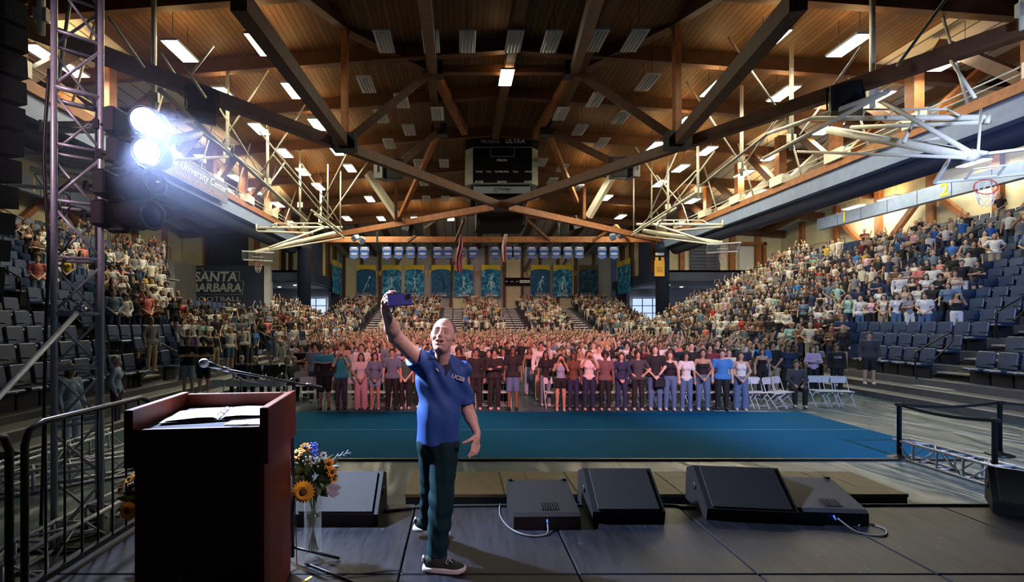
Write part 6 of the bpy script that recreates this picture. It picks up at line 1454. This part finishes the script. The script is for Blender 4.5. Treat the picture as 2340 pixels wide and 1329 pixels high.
OV = [ # visible people in the stands: px, py of the chest, spec
 (2085, 558, dict(tc='royal')), (2158, 552, dict(tc='royal')), (2218, 545, dict(tc='royal', bc='khaki', bot='shorts')), (2262, 540, dict(tc='royal')), (2300, 533, dict(tc='royal', bc='white', bot='shorts')), (2195, 560, dict(tc='royal', pose='crossed', bc='white')),
 (2310, 600, dict(sex='m', top='tee', tc='white', bot='shorts', bc='khaki', pose='hips')), (2150, 620, dict(tc='coral', sex='f', top='tank')), (2080, 612, dict(tc='grey', pose='crossed', top='tee')), (2012, 603, dict(tc='brown', pose='crossed')), (2060, 622, dict(tc='navy', top='long', pose='crossed')),
 (1972, 612, dict(tc='blue')), (1958, 632, dict(tc='white')), (2140, 660, dict(tc='white', pose='crossed')), (2218, 700, dict(tc='pale_denim', bc='white', top='tee')), (2185, 715, dict(tc='black', sex='f', top='strapless')), (1880, 718, dict(tc='white', top='tee')), (1912, 718, dict(tc='cream', top='tee')), (1940, 718, dict(tc='cream', top='tee')),
 (1968, 730, dict(tc='mint')), (2030, 750, dict(tc='cream', sex='f', top='tank')), (2070, 755, dict(tc='slate', sex='f', top='tank', bot='short_shorts', bc='pale_denim')), (2000, 735, dict(tc='pink', sex='f', top='tank')), (2290, 690, dict(tc='purple', pose='clasped')), (2250, 680, dict(tc='black', top='long')), (1815, 770, dict(tc='mint', pose='crossed')), (1912, 770, dict(hcl='red', tc='brown', sex='f')),
 (270, 632, dict(tc='coral', pose='crossed')), (38, 660, dict(tc='coral')), (330, 660, dict(tc='yellow')), (90, 690, dict(tc='white', pose='crossed')), (82, 580, dict(tc='mint')), (100, 625, dict(tc='white')), (362, 790, dict(tc='grey', top='long')), (410, 780, dict(tc='purple', pose='raised')), (325, 780, dict(tc='charcoal')), (300, 760, dict(tc='cream', top='long')), (318, 680, dict(tc='cream', pose='hips')), (355, 640, dict(tc='white')), (305, 690, dict(tc='maroon'))]
spec = {}
for s in SP_: spec[id(s)] = rnd_spec()
pp_ = np.array([(s[5], s[6]) for s in SP_])
for px, py, o in OV:
    d = np.hypot(pp_[:, 0]-px, pp_[:, 1]-py); i = int(np.argmin(d))
    if d[i] < 45:
        dd = spec[id(SP_[i])]
        if o.get('sex', dd['sex']) != dd['sex'] or ('top' not in o and dd['top'] in ('tank', 'strapless')): dd['sex'] = o.get('sex', 'm'); dd['top'] = 'tee' if dd['sex'] == 'm' else dd['top']; dd['hair'] = 'short' if dd['sex'] == 'm' else 'long'
        if dd['sex'] == 'm' and dd['bot'] in ('wide', 'short_shorts'): dd['bot'] = 'long'
        dd.update(o)
TW = dict(tee='t-shirt', tank='camisole', strapless='strapless top', long='sweatshirt', jacket='jacket'); HW = dict(short='short', mid='bob', long='long', curly='curly')
cn = {}
CNAME = {'royal': 'bright blue', 'pale_denim': 'pale blue'}
def place(x, y, z, side, k, o, where):
    key = (side, k); q = cn[key] = cn.get(key, -1)+1
    hw_ = 'a cap' if o['hair'] == 'cap' else '%s %s hair' % (HW[o['hair']], o['hcl'])
    lb = 'person in %s %s, %s, %s, %s along' % (CNAME.get(o['tc'], o['tc']), TW[o['top']], hw_, where % ordw(k), ordw(q))
    rz = -side*PI/2*RNG.uniform(.35, .7) if side else math.atan2(-x, y)*.7
    person(x, y, z, lb, rz+RNG.uniform(-.12, .12), RNG.uniform(1.6, 1.82) if o['sex'] == 'm' else RNG.uniform(1.52, 1.70), o['sex'], o['pose'], o['top'], K[o['tc']], o['bot'], K[o['bc']], o['hair'], HC[o['hcl']], SK[o['sk']], K['white'], 'people in the crowd', face=y < 24)
for s in sorted(near, key=lambda s: (s[0], s[1], s[3])): place(s[2]-s[0]*.30, s[3], s[4], s[0], s[1], spec[id(s)], '%s row of '+('right stand' if s[0] > 0 else 'left stand'))
for p in sorted(fs_near, key=lambda p: (int((p[1]-13.6)/.86), p[0])): place(p[0], p[1], 0, 0, int((p[1]-13.6)/.86), rnd_spec(), '%s row on the floor')
# ---------------------------------------------------------------- the rest of the crowd, one object
def lowfig(pose, sex):
    m = MB(); J = skel(sex, pose); wd = .16 if sex == 'm' else .14
    m.mi = 0; m.ell((0, -.01, 1.60), (.078, .09, .115), 6, 5); m.tube((0, 0, 1.40), (0, 0, 1.52), .05, 5)
    m.mi = 1; m.ell((0, .02, 1.645), (.088, .098, .09), 6, 4)
    if sex == 'f': m.path([(0, .07, 1.64), (0, .09, 1.36)], .075, 5)
    m.mi = 2
    n = 7; rings = ((.90, wd+.01, .11), (1.08, wd*.88, .095), (1.28, wd+.015, .115), (1.40, wd+.01, .08), (1.45, .06, .05)); vs = []
    for z, a, b_ in rings:
        for q in range(n): t = 2*PI*q/n; vs.append((a*math.cos(t), b_*math.sin(t), z))
    m._add(vs, [(i*n+q, i*n+(q+1) % n, (i+1)*n+(q+1) % n, (i+1)*n+q) for i in range(4) for q in range(n)], True)
    for i in (0, 1):
        sh, el_, wr = (Vector(J[q][i]) for q in ('sh', 'el', 'wr')); m.mi = 2; m.tube(sh, sh+(el_-sh)*.6, .06, 5, .052); m.mi = 0
        m.path([sh+(el_-sh)*.6, el_, wr, wr+(wr-el_).normalized()*.14], [.042, .04, .032, .03], 5)
        m.mi = 3; m.path([J['hip'][i], J['kn'][i], J['an'][i]], [.095, .065, .05], 5)
    tri = []; mi = []
    for f, q in zip(m.f, m.m):
        for i in range(1, len(f)-1): tri.append((f[0], f[i], f[i+1])); mi.append(q)
    return np.array(m.v, f32), np.array(tri), np.array(mi)
figs = [lowfig(p, s) for p, s in (('down', 'm'), ('down', 'f'), ('crossed', 'm'), ('clasped', 'f'), ('raised', 'm'), ('both', 'f'), ('hips', 'f'), ('phone', 'm'))]
figs_hi = [(V, T[~((mi == 3))], mi[~((mi == 3))]) for V, T, mi in figs]
pts = []
for s in SP_:
    if id(s) not in nset: pts.append((s[2]-s[0]*.30, s[3], s[4], -s[0]*PI/2*RNG.uniform(.4, .72), 1, spec[id(s)]['tc']))
for p in floor_sp:
    if id(p) not in fset: pts.append((p[0], p[1], 0, 0, 0 if p[1] > 17 else 1, None))
for k in range(14):
    y, z = rowF(k)
    for x in np.arange(-13.4, 18.6, .50):
        if any(abs(x-a) < w_/2+.15 for a, w_ in FA) or RNG.random() < (.04 if k < 12 else .3): continue
        if abs(x+5) < 3 and False: continue
        pts.append((x+RNG.uniform(-.08, .08), y+.3, z, 0, 1, None))
Vs, Ts, Cs = [], [], []; b_ = 0
POSEP = [.22, .22, .12, .16, .07, .06, .09, .06]
for x, y, z, rz, legs, tcn in pts:
    i = int(RNG.choice(8, p=POSEP)); V, T, mi = (figs if legs else figs_hi)[i]; s = RNG.uniform(.92, 1.05)*1.0
    c, sn = math.cos(rz+RNG.uniform(-.2, .2)), math.sin(rz)
    rz2 = rz+RNG.uniform(-.2, .2); c, sn = math.cos(rz2), math.sin(rz2)
    P = V*s; Q = np.stack([P[:, 0]*c-P[:, 1]*sn+x, P[:, 0]*sn+P[:, 1]*c+y, P[:, 2]+z], 1)
    col4 = np.array([SK[int(RNG.choice(7, p=[.22, .2, .15, .18, .08, .04, .13]))], HC[str(RNG.choice(['black', 'dark brown', 'brown', 'blond'], p=[.42, .32, .16, .10]))], K[tcn or str(RNG.choice(TN, p=TP_))], K[str(RNG.choice(['denim', 'black', 'navy', 'khaki', 'white']))]], f32)
    Vs.append(Q); Ts.append(T+b_); Cs.append(col4[mi]); b_ += len(V)
V = np.concatenate(Vs); T = np.concatenate(Ts); Cc = np.concatenate(Cs)
me = mesh_np('crowd', V, T, False)
at_ = me.attributes.new('tint', 'FLOAT_COLOR', 'FACE')
if len(me.polygons) == len(Cc): at_.data.foreach_set('color', np.concatenate([Cc, np.ones((len(Cc), 1))], 1).astype(f32).ravel())
me.materials.append(mat('crowd_cloth', (.5, .5, .5), .75, attr='tint'))
o = link('crowd', me); tag(o, 'dense standing crowd filling the floor, side stands and far stand', 'crowd', kind='stuff')
print('CROWD', len(pts), 'tris', len(T), 'stand ind', len(near), 'empty', len(EM))
